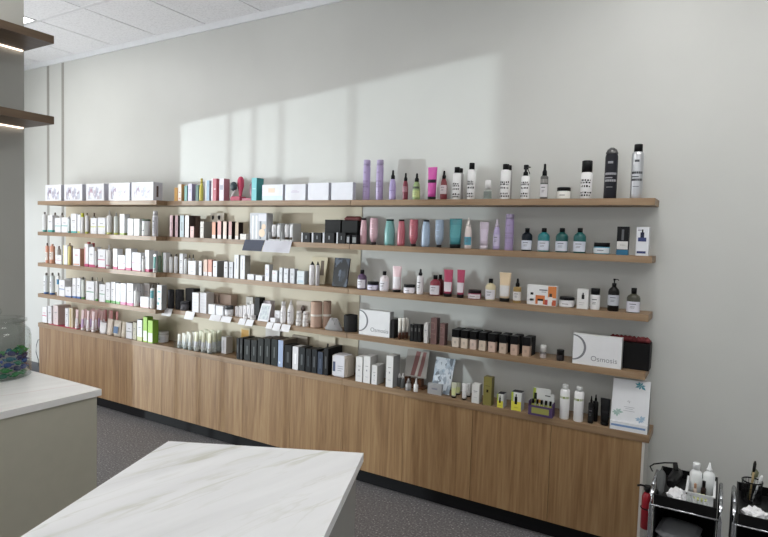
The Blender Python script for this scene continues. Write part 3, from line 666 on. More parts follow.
I('M1', 219.3, 224, 178.5, 'carton', 'pale lilac carton with rose side', c1=(224, 214, 226), side=(190, 116, 132), d=.06, mk=[(.15, .8, .5, .7, (170, 170, 186))])
# hair brush display and mirror
PK = (208, 52, 92)
zs1 = SZ[1] + .0175
def standf(Lp, Rp, ypx=190, y=.03): a = onY(Lp, ypx, 3.15 + y); c = onY(Rp, ypx, 3.15 + y); return a.x, c.x
a, c = standf(229.5, 239.6); t = empty('hair_brush_display', ((a + c) / 2, 3.18, zs1)); w = c - a
f = MB(); f.prism([(0, 1, C(PK)), (1, 1, C(PK))], 0, .04, w, .07, 0, .035, rr=.006); f.build('display_base', t)
hb = onY(236, 176.5, 3.21).z - zs1
f = MB(); f.lathe([(.03, .012), (.05, .014), (hb * .45, .02), (hb * .6, .03), (hb * .85, .03), (hb * .97, .018), (hb, .006)], cx=w * .22, cy_=.04, m=C((218, 50, 92)), flat=.6); f.build('pink_brush', t)
f = MB(); f.tube([(-w * .42, .01, .03), (-w * .15, .012, .07), (w * .0, .014, .1)], .006, C((226, 222, 226))); f.lathe([(.075, .008), (.09, .028), (.12, .032), (.14, .02), (.145, .006)], cx=-w * .2, cy_=.012, m=C((44, 66, 74)), flat=.6); f.build('round_brush', t)
free(t, 'hot pink brush display with dark round brush', 'M', 1, 234, 'brush display')
a, c = standf(240.6, 250.6); t = empty('hand_mirror_display', ((a + c) / 2, 3.18, zs1)); w = c - a
f = MB(); f.prism([(0, 1, C((196, 84, 110))), (1, 1, C((196, 84, 110)))], 0, .04, w, .06, 0, .022, rr=.004); f.build('display_base', t)
hb = onY(248, 181.7, 3.21).z - zs1
f = MB(); f.lathe([(.02, .01), (.04, .02), (hb * .5, .028), (hb * .85, .024), (hb, .008)], cx=w * .3, cy_=.04, m=C((134, 62, 86)), flat=.5); f.build('oval_mirror', t)
free(t, 'mauve oval mirror on low pink stand', 'M', 1, 246, 'mirror')
I('M1', 251.7, 256.8, 177.8, 'carton', 'tall turquoise carton with darker side', c1=(104, 200, 208), side=(44, 146, 150), topc=(70, 170, 176), d=.075, mk=[(.2, .8, .5, .54, (160, 220, 224))])
for a, c, tp, lk, mk_ in ((262.2, 283, 184.6, 'white carton with peach square print', [(.3, .62, .5, .78, (232, 206, 180)), (.02, .98, .03, .3, (206, 226, 236))]), (285.2, 305.6, 184.2, 'white carton with faint lilac script', [(.3, .7, .5, .54, (200, 190, 214)), (.35, .6, .58, .61, (206, 196, 218))]), (308, 328.8, 182.8, 'plain white square carton', None), (331.4, 353, 182.4, 'plain white square carton', None)):
    I('M1', a, c, tp, 'carton', lk, c1=(226, 228, 238), side=(188, 190, 202), mk=mk_, d=.035, y=.02)
# ---- middle, second shelf
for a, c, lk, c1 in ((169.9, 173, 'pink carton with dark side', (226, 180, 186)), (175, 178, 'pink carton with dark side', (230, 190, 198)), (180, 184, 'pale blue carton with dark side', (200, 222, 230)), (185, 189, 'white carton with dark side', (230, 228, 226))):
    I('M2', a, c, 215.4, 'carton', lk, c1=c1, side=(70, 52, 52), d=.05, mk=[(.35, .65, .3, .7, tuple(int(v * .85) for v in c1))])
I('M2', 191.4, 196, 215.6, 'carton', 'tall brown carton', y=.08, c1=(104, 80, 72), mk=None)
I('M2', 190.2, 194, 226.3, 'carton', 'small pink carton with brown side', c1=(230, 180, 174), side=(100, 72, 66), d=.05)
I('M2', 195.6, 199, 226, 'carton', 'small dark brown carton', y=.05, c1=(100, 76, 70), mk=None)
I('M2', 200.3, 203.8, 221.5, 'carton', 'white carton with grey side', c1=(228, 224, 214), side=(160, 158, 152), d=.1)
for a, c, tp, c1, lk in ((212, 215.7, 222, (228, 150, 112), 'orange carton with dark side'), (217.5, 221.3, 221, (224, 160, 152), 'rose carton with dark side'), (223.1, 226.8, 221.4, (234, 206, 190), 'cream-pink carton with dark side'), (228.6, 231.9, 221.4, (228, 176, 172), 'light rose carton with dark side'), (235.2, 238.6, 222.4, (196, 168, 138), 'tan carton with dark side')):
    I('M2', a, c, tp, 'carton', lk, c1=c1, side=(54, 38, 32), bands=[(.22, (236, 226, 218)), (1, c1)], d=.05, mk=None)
I('M2', 240, 246, 234, 'carton', 'small square white carton', c1=(226, 222, 212), d=.04)
def leaning(row, TL, TR, BR, BL, base_y, lean, look, name, m, cat, th=.006, extra=None):
    """card leaning backwards: bottom edge at base_y, top edge further back; corners found on those planes"""
    sec, s_ = row[0], int(row[1]); zs = CT if s_ == 5 else SZ[s_] + .0175
    y0 = base_y; y1 = base_y + lean
    P = [onY(*BL, y0), onY(*BR, y0), onY(*TR, y1), onY(*TL, y1)]; zb = zs + .001 + (th * .3)
    P[0].z = P[1].z = zb; o0 = Vector(((P[0].x + P[1].x) / 2, y0, zs))
    zt = (P[2].z + P[3].z) / 2; P[2].z = P[3].z = zt
    f = MB(); f.quad([p - o0 for p in P], m, th); o = f.build(name, None, o0)
    return free(o, look, sec, s_, (TL[0] + TR[0]) / 2, cat), [p - o0 for p in P]
CARDM = C((222, 214, 196), .6)
o, P = leaning('M2', (210.2, 213), (224, 213), (224, 239), (210.2, 239), 3.30, .02, 'beige picture card behind orange cartons', 'picture_card', CARDM, 'card')
f = MB()
for u in (.25, .7):
    q = P[3].lerp(P[2], u); f.lathe([(q.z - .055, .004), (q.z - .045, .012), (q.z - .03, .013), (q.z - .02, .005)], cx=q.x, cy_=q.y - .008, m=C((40, 32, 30)), flat=.25)
f.build('printed_portraits', o)
# acrylic product display with round peach sticker
a = onY(248.4, 230, 3.17); c = onY(265.2, 230, 3.17); w = c.x - a.x; zs2 = SZ[2] + .0175; h = onY(256, 212.8, 3.17).z - zs2
t = empty('product_display', ((a.x + c.x) / 2, 3.168, zs2)); free(t, 'grey upright product display with peach circle', 'M', 2, 256, 'display')
f = MB(); f.prism([(0, 1, C((186, 190, 198))), (1, 1, C((186, 190, 198)))], 0, .05, w, .07, 0, h, rr=.002); f.build('display_body', t)
f = MB()
for x in (-.36, -.14, .1): f.quad([(w * x, -.0006 + .015, .01), (w * (x + .1), .0144, .01), (w * (x + .1), .0144, h * .9), (w * x, .0144, h * .9)], C((232, 234, 238) if x != .1 else (96, 108, 124)))
f.quad([(w * .02, .0142, h * .7), (w * .46, .0142, h * .7), (w * .46, .0142, h * .95), (w * .02, .0142, h * .95)], C((214, 214, 226)))
f.build('printed_panels', t)
f = MB()
for rr_, zc_, xx in ((.030, h * .27, .24), (.02, h * .5, .34)):
    vs = [f.bm.verts.new((w * xx + rr_ * math.cos(k * PI / 10), .0135, zc_ + rr_ * math.sin(k * PI / 10))) for k in range(20)]; f.face(vs, C((240, 206, 170)))
f.build('peach_sticker', t)
# tester stands with white tubes
for (a_, c_), lk in zip(((268.7, 280.4), (281.6, 293)), ('clear stand of white tubes beside the display', 'clear stand of white tubes by the black jars')):
    a = onY(a_, 230, 3.17); c = onY(c_, 230, 3.17); w = c.x - a.x; h = onY(a_, 223, 3.17).z - zs2
    t = empty('tube_stand', ((a.x + c.x) / 2, 3.168, zs2)); free(t, lk, 'M', 2, a_, 'display')
    f = MB(); g = C((190, 192, 194)); f.box(-w / 2, w / 2, 0, .09, 0, .012, g); f.box(-w / 2, w / 2, .084, .09, .012, h, g); f.box(-w / 2, -w / 2 + .003, 0, .084, .012, h * .5, g); f.box(w / 2 - .003, w / 2, 0, .084, .012, h, g); f.build('stand', t)
    for k in (-.25, .22):
        f = MB(); f.lathe([(.0125, .014, None, C((110, 92, 76))), (.03, .014, None, C((110, 92, 76))), (.032, .016, None, C((226, 226, 228))), (h * .8, .017, None, C((226, 226, 228))), (h * .93, .018, .003, C((226, 226, 228)))], cx=w * k, cy_=.03, m=C(WHT)); f.build('white_tube', t)
# cards hanging from the shelf edge
def edge_card(L, R, yt, yb, s_, look, m, lean=.02, sec='M'):
    zs = CT if s_ == 5 else SZ[s_] + .0175; y0 = SECX[sec][2]; zt = zs + .001
    a = onY(L, yt, y0 - .004); c = onY(R, yt, y0 - .004); h = abs(onY((L + R) / 2, yb, y0 - .004 - lean).z - zt)
    w = c.x - a.x; f = MB()
    f.quad([(-w / 2, -lean, -h), (w / 2, -lean, -h), (w / 2, 0, 0), (-w / 2, 0, 0)], m, .0012)
    f.box(-w / 2 + .003, w / 2 - .003, 0.0012, .012, -.0004, .0012, m)
    o = f.build('shelf_edge_card', None, ((a.x + c.x) / 2, y0 - .004, zt)); return free(o, look, sec, s_, (L + R) / 2, 'sign')
edge_card(245, 264.4, 241.6, 251, 2, 'navy card hanging from shelf edge', C((58, 64, 86), .5), .03)
edge_card(265, 292, 241.6, 252.6, 2, 'light grey card hanging from shelf edge', C((196, 196, 206), .5), .03)
for i, (a, c) in enumerate(((301.4, 310), (311.9, 321.3), (322.8, 334.3), (336.6, 345.4))): I('M2', a, c, 232.6, 'carton', 'low black carton with silver left edge', c1=(34, 34, 38), mk=[(.0, .16, 0, 1, (198, 200, 206)), (.5, .62, .35, .7, (110, 112, 118))], side=(26, 26, 29), d=.06)
I('M2', 346.6, 350, 235, 'carton', 'small silver and black carton', c1=(44, 44, 50), mk=[(.1, .8, .15, .8, (150, 152, 158))], d=.04)
I('M2', 352, 356.6, 235, 'carton', 'small silver and black carton', c1=(44, 44, 50), mk=[(.1, .9, .15, .75, (128, 130, 130))], d=.04)
def bag(row, L, R, top, y, d, look, tissue=None):
    o = I(row, L, R, top, 'carton', look, y=y, d=d, c1=(24, 23, 25), side=(18, 17, 19), mk=None, name='gift_bag', cat='bag')
    me = o.data; w = max(v.co.x for v in me.vertices) * 2; h = max(v.co.z for v in me.vertices); dd = max(v.co.y for v in me.vertices)
    if tissue:
        f = MB(); rr = random.Random(3)
        for k in range(9):
            x = -w * .4 + w * .8 * k / 8; f.lathe([(h, .014), (h + .012, .022), (h + .02 + rr.random() * .01, .012), (h + .03, .003)], cx=x, cy_=dd * .5, m=C(tissue, .7), n=7)
        f.build('tissue_paper', o)
    return o
bag('M2', 325, 340.6, 219.7, .085, .09, 'tall black gift bag behind low cartons')
bag('M2', 342, 357.6, 220.4, .085, .09, 'black gift bag with red tissue behind cartons', (120, 52, 50))
# ---- middle, third shelf
for a, c, tp in ((169.4, 173, 254.4), (174.2, 178, 254)): I('M3', a, c, tp, 'bottle', 'slim white bottle with dark cap', c1=(216, 216, 220), cap=(80, 74, 76), style='cyl', fr=.88)
I('M3', 179.4, 183, 253.6, 'carton', 'tall plain white carton')
I('M3', 184.2, 187.4, 257, 'bottle', 'narrow white bottle with grey cap', c1=(214, 216, 222), cap=(120, 116, 116), style='cyl', fr=.9)
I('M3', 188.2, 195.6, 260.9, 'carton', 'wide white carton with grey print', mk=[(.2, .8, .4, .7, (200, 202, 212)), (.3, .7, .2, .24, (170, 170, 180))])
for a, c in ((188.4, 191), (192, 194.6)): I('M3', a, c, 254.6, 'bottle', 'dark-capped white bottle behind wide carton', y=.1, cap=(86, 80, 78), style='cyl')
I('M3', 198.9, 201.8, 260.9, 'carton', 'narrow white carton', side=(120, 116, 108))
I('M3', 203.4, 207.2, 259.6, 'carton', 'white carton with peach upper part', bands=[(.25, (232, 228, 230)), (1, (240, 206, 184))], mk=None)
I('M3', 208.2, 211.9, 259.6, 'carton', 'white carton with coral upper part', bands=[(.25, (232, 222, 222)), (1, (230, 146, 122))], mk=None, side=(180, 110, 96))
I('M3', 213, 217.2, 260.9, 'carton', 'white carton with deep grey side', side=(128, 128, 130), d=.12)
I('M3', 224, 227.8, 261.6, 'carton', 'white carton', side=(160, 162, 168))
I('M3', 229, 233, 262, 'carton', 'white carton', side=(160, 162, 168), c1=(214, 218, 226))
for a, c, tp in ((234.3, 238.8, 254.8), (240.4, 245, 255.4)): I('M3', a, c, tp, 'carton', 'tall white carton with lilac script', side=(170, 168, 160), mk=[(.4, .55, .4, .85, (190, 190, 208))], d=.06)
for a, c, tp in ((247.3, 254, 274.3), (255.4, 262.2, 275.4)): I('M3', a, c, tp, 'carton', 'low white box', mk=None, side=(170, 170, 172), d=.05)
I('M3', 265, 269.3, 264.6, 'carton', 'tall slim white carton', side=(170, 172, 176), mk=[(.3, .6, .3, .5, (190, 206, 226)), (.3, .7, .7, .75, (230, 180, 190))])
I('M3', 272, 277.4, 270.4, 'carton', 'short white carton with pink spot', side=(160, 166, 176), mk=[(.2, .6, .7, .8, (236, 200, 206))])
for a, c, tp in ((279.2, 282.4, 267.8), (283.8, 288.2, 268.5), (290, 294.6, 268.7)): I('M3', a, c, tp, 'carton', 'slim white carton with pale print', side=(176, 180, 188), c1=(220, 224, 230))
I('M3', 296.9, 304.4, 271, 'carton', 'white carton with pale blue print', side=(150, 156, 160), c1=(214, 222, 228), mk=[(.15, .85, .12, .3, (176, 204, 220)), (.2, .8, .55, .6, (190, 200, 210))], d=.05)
I('M3', 309.6, 315.4, 261.5, 'bottle', 'white bottle with dark pointed cap', c1=(200, 198, 200), cap=(58, 56, 58), capk='cone', fr=.86, capr=.7, style='cyl')
I('M3', 316, 320, 261.5, 'bottle', 'slim grey bottle with dark pointed cap', c1=(186, 182, 184), cap=(58, 56, 58), capk='cone', fr=.86, capr=.7, style='cyl')
o, P = leaning('M3', (312, 256.7), (328, 257.2), (324, 285.5), (312, 285), 3.265, .055, 'cream photo card leaning on the wall', 'photo_card', C((224, 212, 178), .6), 'card')
f = MB(); q = P[0].lerp(P[2], .62); e = (P[3] - P[0]).normalized()
f.quad([q + e * -.06 + Vector((-.02, -.001, 0)), q + e * -.06 + Vector((.016, -.001, 0)), q + e * .05 + Vector((.022, -.001, 0)), q + e * .05 + Vector((-.004, -.001, 0))], C((116, 100, 84))); f.build('printed_photo', o)
BLKP = artprint('black_photo_print', (30, 32, 36), [(60, 70, 84), (44, 50, 60), (90, 100, 114)], 20)
leaning('M3', (335, 257.6), (350, 258.4), (346.3, 286.7), (331.8, 285.6), 3.19, .05, 'black photo card leaning backwards', 'photo_card', BLKP, 'card', th=.012)
# ---- middle, fourth shelf
DG = (62, 62, 66)
I('M4', 167.9, 174.4, 289.6, 'canister', 'tall charcoal canister', c1=DG)
I('M4', 175.4, 184.2, 289.6, 'canister', 'tall charcoal canister', y=.03, c1=DG)
I('M4', 185.4, 193.6, 288.6, 'carton', 'tall charcoal carton', y=.07, c1=(56, 56, 60), mk=None)
I('M4', 180.4, 189, 301.3, 'pot', 'short charcoal jar', c1=(88, 88, 94), lid=(74, 74, 80), lidf=.3, y=-.0)
for a, c, tp in ((192.2, 198.8, 292.8), (200, 206.4, 292.8)): I('M4', a, c, tp, 'carton', 'tall white textured carton', c1=(220, 220, 226), side=(196, 190, 186), d=.08, y=.01, mk=[(.1, .9, f_, f_ + .015, (200, 200, 210)) for f_ in (.2, .35, .5, .65, .8)])
I('M4', 207.5, 218, 293.4, 'carton', 'large kraft carton at the back', y=.12, c1=(196, 168, 148), mk=None)
I('M4', 219.5, 231, 294.4, 'carton', 'large kraft carton at the back', y=.12, c1=(192, 164, 144), mk=None)
I('M4', 208.4, 215, 304.3, 'carton', 'short white carton', d=.05, topc=(206, 200, 190), mk=None)
I('M4', 216, 223, 306, 'carton', 'low white carton', d=.06, mk=None)
I('M4', 224.6, 233.6, 305.6, 'pot', 'white jar with charcoal lid', lid=(70, 74, 78), lidf=.35)
for i in range(5): I('M4', 235 + i * 3.9, 238.4 + i * 3.9, 306.4 - i * .5, 'carton', 'slim white carton in a tight row', y=.056, c1=(216, 214, 216), d=.06, mk=[(.4, .6, .3, .7, (190, 190, 200))])
I('M4', 254.6, 259.6, 297.6, 'carton', 'narrow black carton', y=.05, c1=(32, 30, 32), mk=None, d=.06)
I('M4', 246, 253, 297, 'carton', 'pale floral carton at the back', y=.13, c1=(186, 182, 174), mk=[(.2, .5, .4, .7, (120, 116, 108)), (.6, .8, .6, .8, (220, 216, 206))])
I('M4', 243.2, 248.2, 313.6, 'bottle', 'tiny white bottle', c1=(214, 212, 212), cap=(206, 204, 204), y=-.0, style='cyl')
I('M4', 250, 256.4, 315.4, 'pot', 'tiny white jar', c1=(212, 210, 210), lid=(200, 198, 200), y=-.0)
# framed notice in an acrylic stand
NOTE = artprint('pale_blue_notice', (206, 214, 216), [(170, 182, 190), (190, 196, 204)], 60)
o, P = leaning('M4', (262.2, 303.3), (271.5, 304.1), (267.9, 325.5), (257.2, 323.6), 3.156, .045, 'white-framed notice in leaning acrylic stand', 'notice_stand', C((226, 226, 232)), 'sign', th=.004)
f = MB(); Q = [P[0].lerp(P[2], .1), P[1].lerp(P[3], .1), P[2].lerp(P[0], .1), P[3].lerp(P[1], .1)]; f.quad([q + Vector((0, -.001, .0005)) for q in Q], NOTE); f.build('printed_notice', o)
I('M4', 262.6, 270.4, 300.8, 'carton', 'pale lilac carton behind the notice', y=.09, c1=(206, 198, 210), mk=None, d=.05)
I('M4', 270.2, 275.2, 318, 'carton', 'small white cube carton', d=.03)
I('M4', 274.6, 279.8, 310.8, 'carton', 'small upright white carton', y=.05, d=.05)
I('M4', 280.8, 286.6, 301.5, 'bottle', 'white bottle with rounded white cap', c1=(216, 214, 214), cap=(208, 206, 206), capr=.7, fr=.82, style='soft', lmk=(170, 168, 170), label=(222, 220, 222), lz=(.15, .6))
I('M4', 287.8, 294.6, 299.5, 'bottle', 'white pump bottle', c1=(216, 214, 214), cap=(208, 206, 206), capr=.5, fr=.78, style='soft', capk='cone', label=(222, 220, 222), lz=(.15, .6))
o, P = leaning('M4', (296.6, 300.4), (310.6, 301.6), (310.6, 328), (296.6, 326), 3.29, .04, 'beige picture card behind stacked jars', 'picture_card', C((206, 194, 178), .6), 'card')
f = MB(); q = P[0].lerp(P[2], .45); f.lathe([(q.z + .0, .012), (q.z + .03, .02), (q.z + .05, .012), (q.z + .055, .004)], cx=q.x, cy_=q.y - .0, m=C((84, 60, 50)), flat=.35); f.build('printed_portrait', o)
def stack(px0, px1, tops, look):
    """small jars stacked: each jar is a thing"""
    z = None; bx = None
    for i, tp in enumerate(tops):
        L, R = px0 + i * .6, px1 - i * .6; sec, s_, zs, yf = place('M4', L, R, tp)
        a, c = onY(L, tp, 3.19), onY(R, tp, 3.19); r = (c.x - a.x) * .42; h = onY(L, tp, 3.19).z - (z or zs) - .0003
        o = empty('cream_jar', ((a.x + c.x) / 2 if bx is None else bx, 3.185, z or zs)); bx = o.location.x
        pot(o, r * 2, h, c1=(214, 210, 206), lid=(222, 218, 216), lidf=.4); z = (z or zs) + h + .0003
        free(o, look % ['bottom', 'middle', 'top'][i], 'M', 4, px0 + i * .01, 'jar')
stack(296.5, 302.4, (318.5, 310.5), '%s white jar of the left stack')
stack(303.2, 309, (319, 311), '%s white jar of the right stack')
I('M4', 311, 322.6, 301.5, 'canister', 'tan towel-wrapped roll with white ribbon', c1=(188, 152, 130), band=(214, 208, 198), y=.02)
I('M4', 322.8, 331.4, 301, 'canister', 'narrower tan roll with white ribbon', c1=(176, 140, 118), band=(210, 204, 194), y=.06)
zs4 = SZ[4] + .0175
a = onY(322.4, 330, 3.16); c = onY(341, 332, 3.16); w = (c.x - a.x) * .9; h = onY(333, 317.4, 3.2).z - zs4
f = MB(); g = C((140, 138, 138), .8)
f.lathe([(0, w * .5, .028), (.01, w * .52, .03), (h * .35, w * .42, .026), (h * .7, w * .32, .018), (h * .9, w * .26, .008), (h, w * .2, .003)], m=g, n=18, cx=0)
o = f.build('cloth_pouch', None, ((a.x + c.x) / 2, 3.186, zs4)); free(o, 'crumpled grey cloth pouch beside charcoal candle', 'M', 4, 331, 'pouch')
f = MB(); f.tube([(-w * .1, -.006, h * .95), (w * .06, -.014, h * .75), (w * .16, -.022, h * .5)], .002, C((96, 94, 94))); f.build('drawstring', o)
I('M4', 344, 357.8, 314.8, 'canister', 'charcoal candle tumbler', c1=(62, 60, 60), y=.03)
for i, (L, R, yt, yb) in enumerate(((163.4, 172.6, 310.4, 316.2), (186, 195, 314, 319.8), (211, 221.4, 315.8, 321.2), (222, 232, 317.2, 322.6), (239.8, 246.2, 320.4, 325), (247, 254, 321.8, 326.3), (267.4, 273.4, 325, 329), (274, 281, 326, 331), (282, 290.6, 327, 332))):
    lk = 'small white price card on shelf edge'
    edge_card(L, R, yt, yb, 4, lk, C((226, 226, 230), .5), .022)

# ---- middle, cabinet top
gl = C((168, 158, 132), .5)
for r_, (yy, nm_) in enumerate(((.008, 'front row'), (.05, 'middle row'), (.092, 'back row'))):
    for i, (a, c, tp) in enumerate(((177, 182, 334.4), (182.8, 187.4, 334.6), (188, 192.2, 334.6), (193.6, 199.6, 332), (200.8, 206.2, 332.4), (207, 213, 332.8))):
        sh = r_ * 4.4
        tt_ = I('M5', a + sh, c + sh, tp - r_ * 1.2, 'tube', ('small white tube' if i < 3 else 'larger white tube') + ' in %s of tray' % nm_, y=yy, c1=(220, 222, 220), cap=(212, 220, 220) if i < 3 else (214, 214, 212), capf=.16, label=(206, 216, 218) if i < 3 else (196, 198, 204), lz=(.1, .4), topcol=(206, 206, 170) if i >= 3 else (214, 214, 200))
        tt_.location.z += .0016
q_ = [q for q in placed if ' of tray' in q[1]]; xa = min(q[0].location.x for q in q_) - .042; xb = max(q[0].location.x for q in q_) + .042
f = MB(); dy_ = .175; f.box(xa, xb, 0, dy_, 0, .0015, GLASS); f.box(xb, xb + .0015, 0, dy_, .0015, .11, GLASS); f.box(xa - .0015, xa, 0, dy_, .0015, .05, GLASS); f.box(xa, xb, dy_, dy_ + .0015, .0015, .12, GLASS); f.box(xa, xb, -.0015, 0, .0015, .03, GLASS)
o = f.build('clear_tray', None, (0, CYF + .006, CT)); free(o, 'clear acrylic tray holding the small white tubes', 'M', 5, 195, 'tray')
I('M5', 221.4, 226.3, 337, 'carton', 'white carton with grey side', base=353.6, side=(196, 194, 190), d=.07, mk=[(.3, .6, .2, .8, (206, 206, 212))])
DKG = (52, 58, 58)
books = [(236.6, 239.2, 338.4, (40, 44, 48)), (239.8, 242.6, 338.2, (58, 60, 62)), (244.2, 250.2, 339.4, DKG), (251.2, 256.8, 340, DKG), (257.8, 263.6, 338.6, DKG), (264.6, 270.4, 338.4, (50, 58, 56)), (271.4, 277.6, 339.2, (46, 56, 54))]
for i, (a, c, tp, cc) in enumerate(books):
    I('M5', a, c, tp, 'carton', 'slim black carton standing upright' if i < 2 else 'dark green-black carton standing upright', y=.012, c1=cc, side=(24, 26, 28), topc=(92, 70, 60) if i > 3 else (60, 56, 54), d=.13, mk=[(.42, .6, .3, .7, (84, 90, 90))])
I('M5', 278.2, 283.4, 340.3, 'carton', 'light blue carton with long tan top', y=.012, c1=(150, 172, 212), side=(112, 100, 88), topc=(160, 146, 128), d=.16, mk=[(.2, .5, .12, .2, (220, 224, 232))])
for a, c, tp, cc, lk in ((284.6, 291.6, 345.2, (44, 50, 54), 'low black carton'), (292.6, 298.4, 346.8, (222, 222, 226), 'white carton between black cartons'), (299, 305, 347.4, (48, 54, 58), 'low black carton'), (305.8, 311.2, 349, (28, 34, 40), 'low black carton'), (311.9, 317, 349.4, (44, 48, 54), 'low black carton'), (317.8, 323, 352, (34, 50, 78), 'navy carton'), (323.8, 328.4, 348.4, (44, 46, 50), 'long black carton at the row end')):
    I('M5', a, c, tp, 'carton', lk, y=.012, c1=cc, side=(26, 27, 30) if cc[0] < 100 else (170, 170, 172), topc=(58, 54, 54) if cc[0] < 100 else None, d=.17 if 'end' in lk else .09, mk=[(.35, .65, .25, .7, tuple(min(255, v + 26) for v in cc))])
I('M5', 287, 303, 336.8, 'carton', 'large tan-grey carton behind black cartons', y=.12, c1=(150, 136, 116), mk=None, d=.07)
def standing_card(row, L, R, top, y, look, m):
    sec, s_, zs, yf = place(row, L, R, top, None, y); a = onY(L, top, yf); c = onY(R, top, yf); h = onY((L + R) / 2, top, yf).z - zs; w = c.x - a.x
    f = MB(); f.box(-w / 2, w / 2, 0, .002, 0.001, h, m); f.box(-w / 2, w / 2, -.004, .01, 0, .0012, m); o = f.build('standing_card', None, ((a.x + c.x) / 2, yf, zs)); return free(o, look, sec, s_, (L + R) / 2, 'sign'), w, h
(o, w, h) = standing_card('M5', 240.6, 249.8, 328, .183, 'small yellow card against the wall', C((226, 212, 160)))
f = MB(); f.quad([(-w * .4, -.0006, h * .3), (w * .4, -.0006, h * .3), (w * .4, -.0006, h * .93), (-w * .4, -.0006, h * .93)], C((228, 168, 50))); f.build('orange_panel', o)
standing_card('M5', 265.6, 280, 328.8, .183, 'wide white card against the wall', C((216, 212, 206)))
(o, w, h) = standing_card('M5', 318.8, 335.4, 336.4, .183, 'cream card with small dark figure', C((222, 210, 180)))
f = MB(); f.quad([(w * -.02, -.0006, h * .55), (w * .1, -.0006, h * .55), (w * .12, -.0006, h * .78), (w * .02, -.0006, h * .78)], C((70, 60, 52))); f.build('printed_figure', o)
# rounded white pack with side
sec, s_, zs, yf = place('M5', 332, 346.4, 356, 377.5); a, c = onY(331, 356, yf), onY(346.6, 356, yf); w = c.x - a.x; h = onY(339, 355.6, yf).z - zs
f = MB(); f.prism([(0, 1, C((214, 214, 222), .8)), (1, 1, C((214, 214, 222), .8))], 0, .055, w, .11, 0, h, rr=.016, side=C((190, 176, 160), .8)); marks(f, w, h, [(.14, .3, .25, .7, (70, 84, 120)), (.45, .8, .5, .53, (150, 150, 160)), (.45, .8, .4, .43, (150, 150, 160)), (.45, .7, .3, .33, (150, 150, 160))], -.0005)
o = f.build('wrapped_pack', None, ((a.x + c.x) / 2, yf, zs)); free(o, 'rounded white wrapped pack with beige sides', 'M', 5, 339, 'pack'); ROW[(5,)].append((a.x, c.x, yf, yf + .11))
for a, c, tp, ba, lk in ((356, 362.8, 356.9, 382.2, 'tall white carton with fine print'), (363.6, 370.6, 356.4, 383.6, 'tall white carton with fine print'), (371.8, 377.4, 365.4, 384.8, 'short white carton beside tall pair'), (386.4, 393.6, 356, 388, 'tallest slim white carton standing alone')):
    I('R5', a, c, tp, 'carton', lk, base=ba, c1=(222, 221, 220), side=(176, 174, 170) if 'slim' not in lk else (140, 142, 142), d=.09, mk=[(.3, .7, .62, .64, (150, 150, 150)), (.42, .58, .44, .5, (150, 150, 156)), (.3, .7, .22, .24, (180, 180, 190))])
# ---- right, cabinet top
for a, c, ba in ((397.2, 401.6, 387), (400.8, 405, 388.4)): I('R5', a, c, 373, 'bottle', 'tiny dark dropper bottle with white cap', base=ba, c1=(90, 92, 92), cap=(220, 220, 220), capk='spray', fr=.66, capr=.6, style='cyl')
I('R5', 405.8, 411.6, 378, 'bottle', 'tiny grey dropper bottle', base=391.6, c1=(150, 148, 148), cap=(130, 128, 128), capk='spray', fr=.6, capr=.6, style='round')
I('R5', 414, 418.4, 378, 'bottle', 'tiny white dropper bottle', base=393.4, c1=(220, 220, 220), cap=(214, 214, 214), capk='cone', fr=.55, capr=.6, style='cyl')
# abstract rose picture on dark wooden stand
zs5 = CT
q0 = onY(406, 352, 3.27); q1 = onY(428, 353, 3.27); w = q1.x - q0.x; zt = onY(417, 351, 3.27).z - zs5; zb = onY(417, 377, 3.26).z - zs5
t = empty('picture_on_stand', ((q0.x + q1.x) / 2, 3.25, zs5)); free(t, 'grey and rose abstract picture on amber stand', 'R', 5, 417, 'picture')
f = MB(); f.quad([(-w / 2, 0, zb), (w / 2, 0, zb), (w / 2, .045, zt), (-w / 2, .045, zt)], C((176, 172, 166)), .008); f.build('picture_panel', t)
f = MB(); e = (Vector((0, .045, zt - zb)))
def pp(u, v): return Vector((-w / 2 + u * w, -.0008, zb)) + e * v
for (u0, u1, u2, u3, cc) in ((.3, .48, .62, .42, (150, 92, 90)), (.62, .76, .88, .7, (156, 98, 94)), (.5, .58, .74, .66, (206, 200, 190))):
    f.quad([pp(u0, .05), pp(u1, .05), pp(u1 + .08, .5), pp(u0 + .06, .5)], C(cc)); f.quad([pp(u0 + .06, .5), pp(u1 + .08, .5), pp(u2, .96), pp(u3, .96)], C(cc))
f.build('printed_artwork', t)
f = MB(); am_ = C((92, 52, 30), .3); f.box(-w / 2, w / 2, -.03, .03, 0, .012, am_)
for x in (-.4, -.1, .2): f.box(w * x, w * (x + .16), -.02, .02, .012, zb - .002, am_)
f.build('amber_base', t)
# floral card with small acrylic block in front
FLOR = artprint('blue_speckle_flowers', (206, 214, 222), [(140, 160, 180), (176, 190, 204), (110, 120, 130)], 45)
leaning('R5', (436.6, 356.5), (455.6, 359.5), (449, 391), (431, 386), 3.205, .07, 'pale blue floral card leaning backwards', 'floral_card', FLOR, 'card')
I('R5', 427.6, 441.8, 383.8, 'carton', 'low grey acrylic block before floral card', base=394.6, c1=(166, 168, 172), side=(130, 132, 136), mk=[(.3, .7, .45, .6, (130, 134, 150))], d=.018, name='acrylic_block', cat='block')
for i, (a, c, yy) in enumerate(((451.4, 457, .03), (455.5, 461.4, .06))): I('R5', a, c, 382.4, 'tube', 'pale green squat tube', base=398.4 - i * 3, c1=(198, 202, 176), cap=(44, 44, 40), label=(206, 214, 140), lz=(.1, .6))
for i, (a, c) in enumerate(((462, 467.6), (466.6, 471.4))): I('R5', a, c, 383.6, 'tube', 'squat white tube with black base', base=400.6 - i * 3.2, c1=(214, 214, 214), cap=(34, 34, 36), label=(206, 208, 210), lz=(.2, .5))
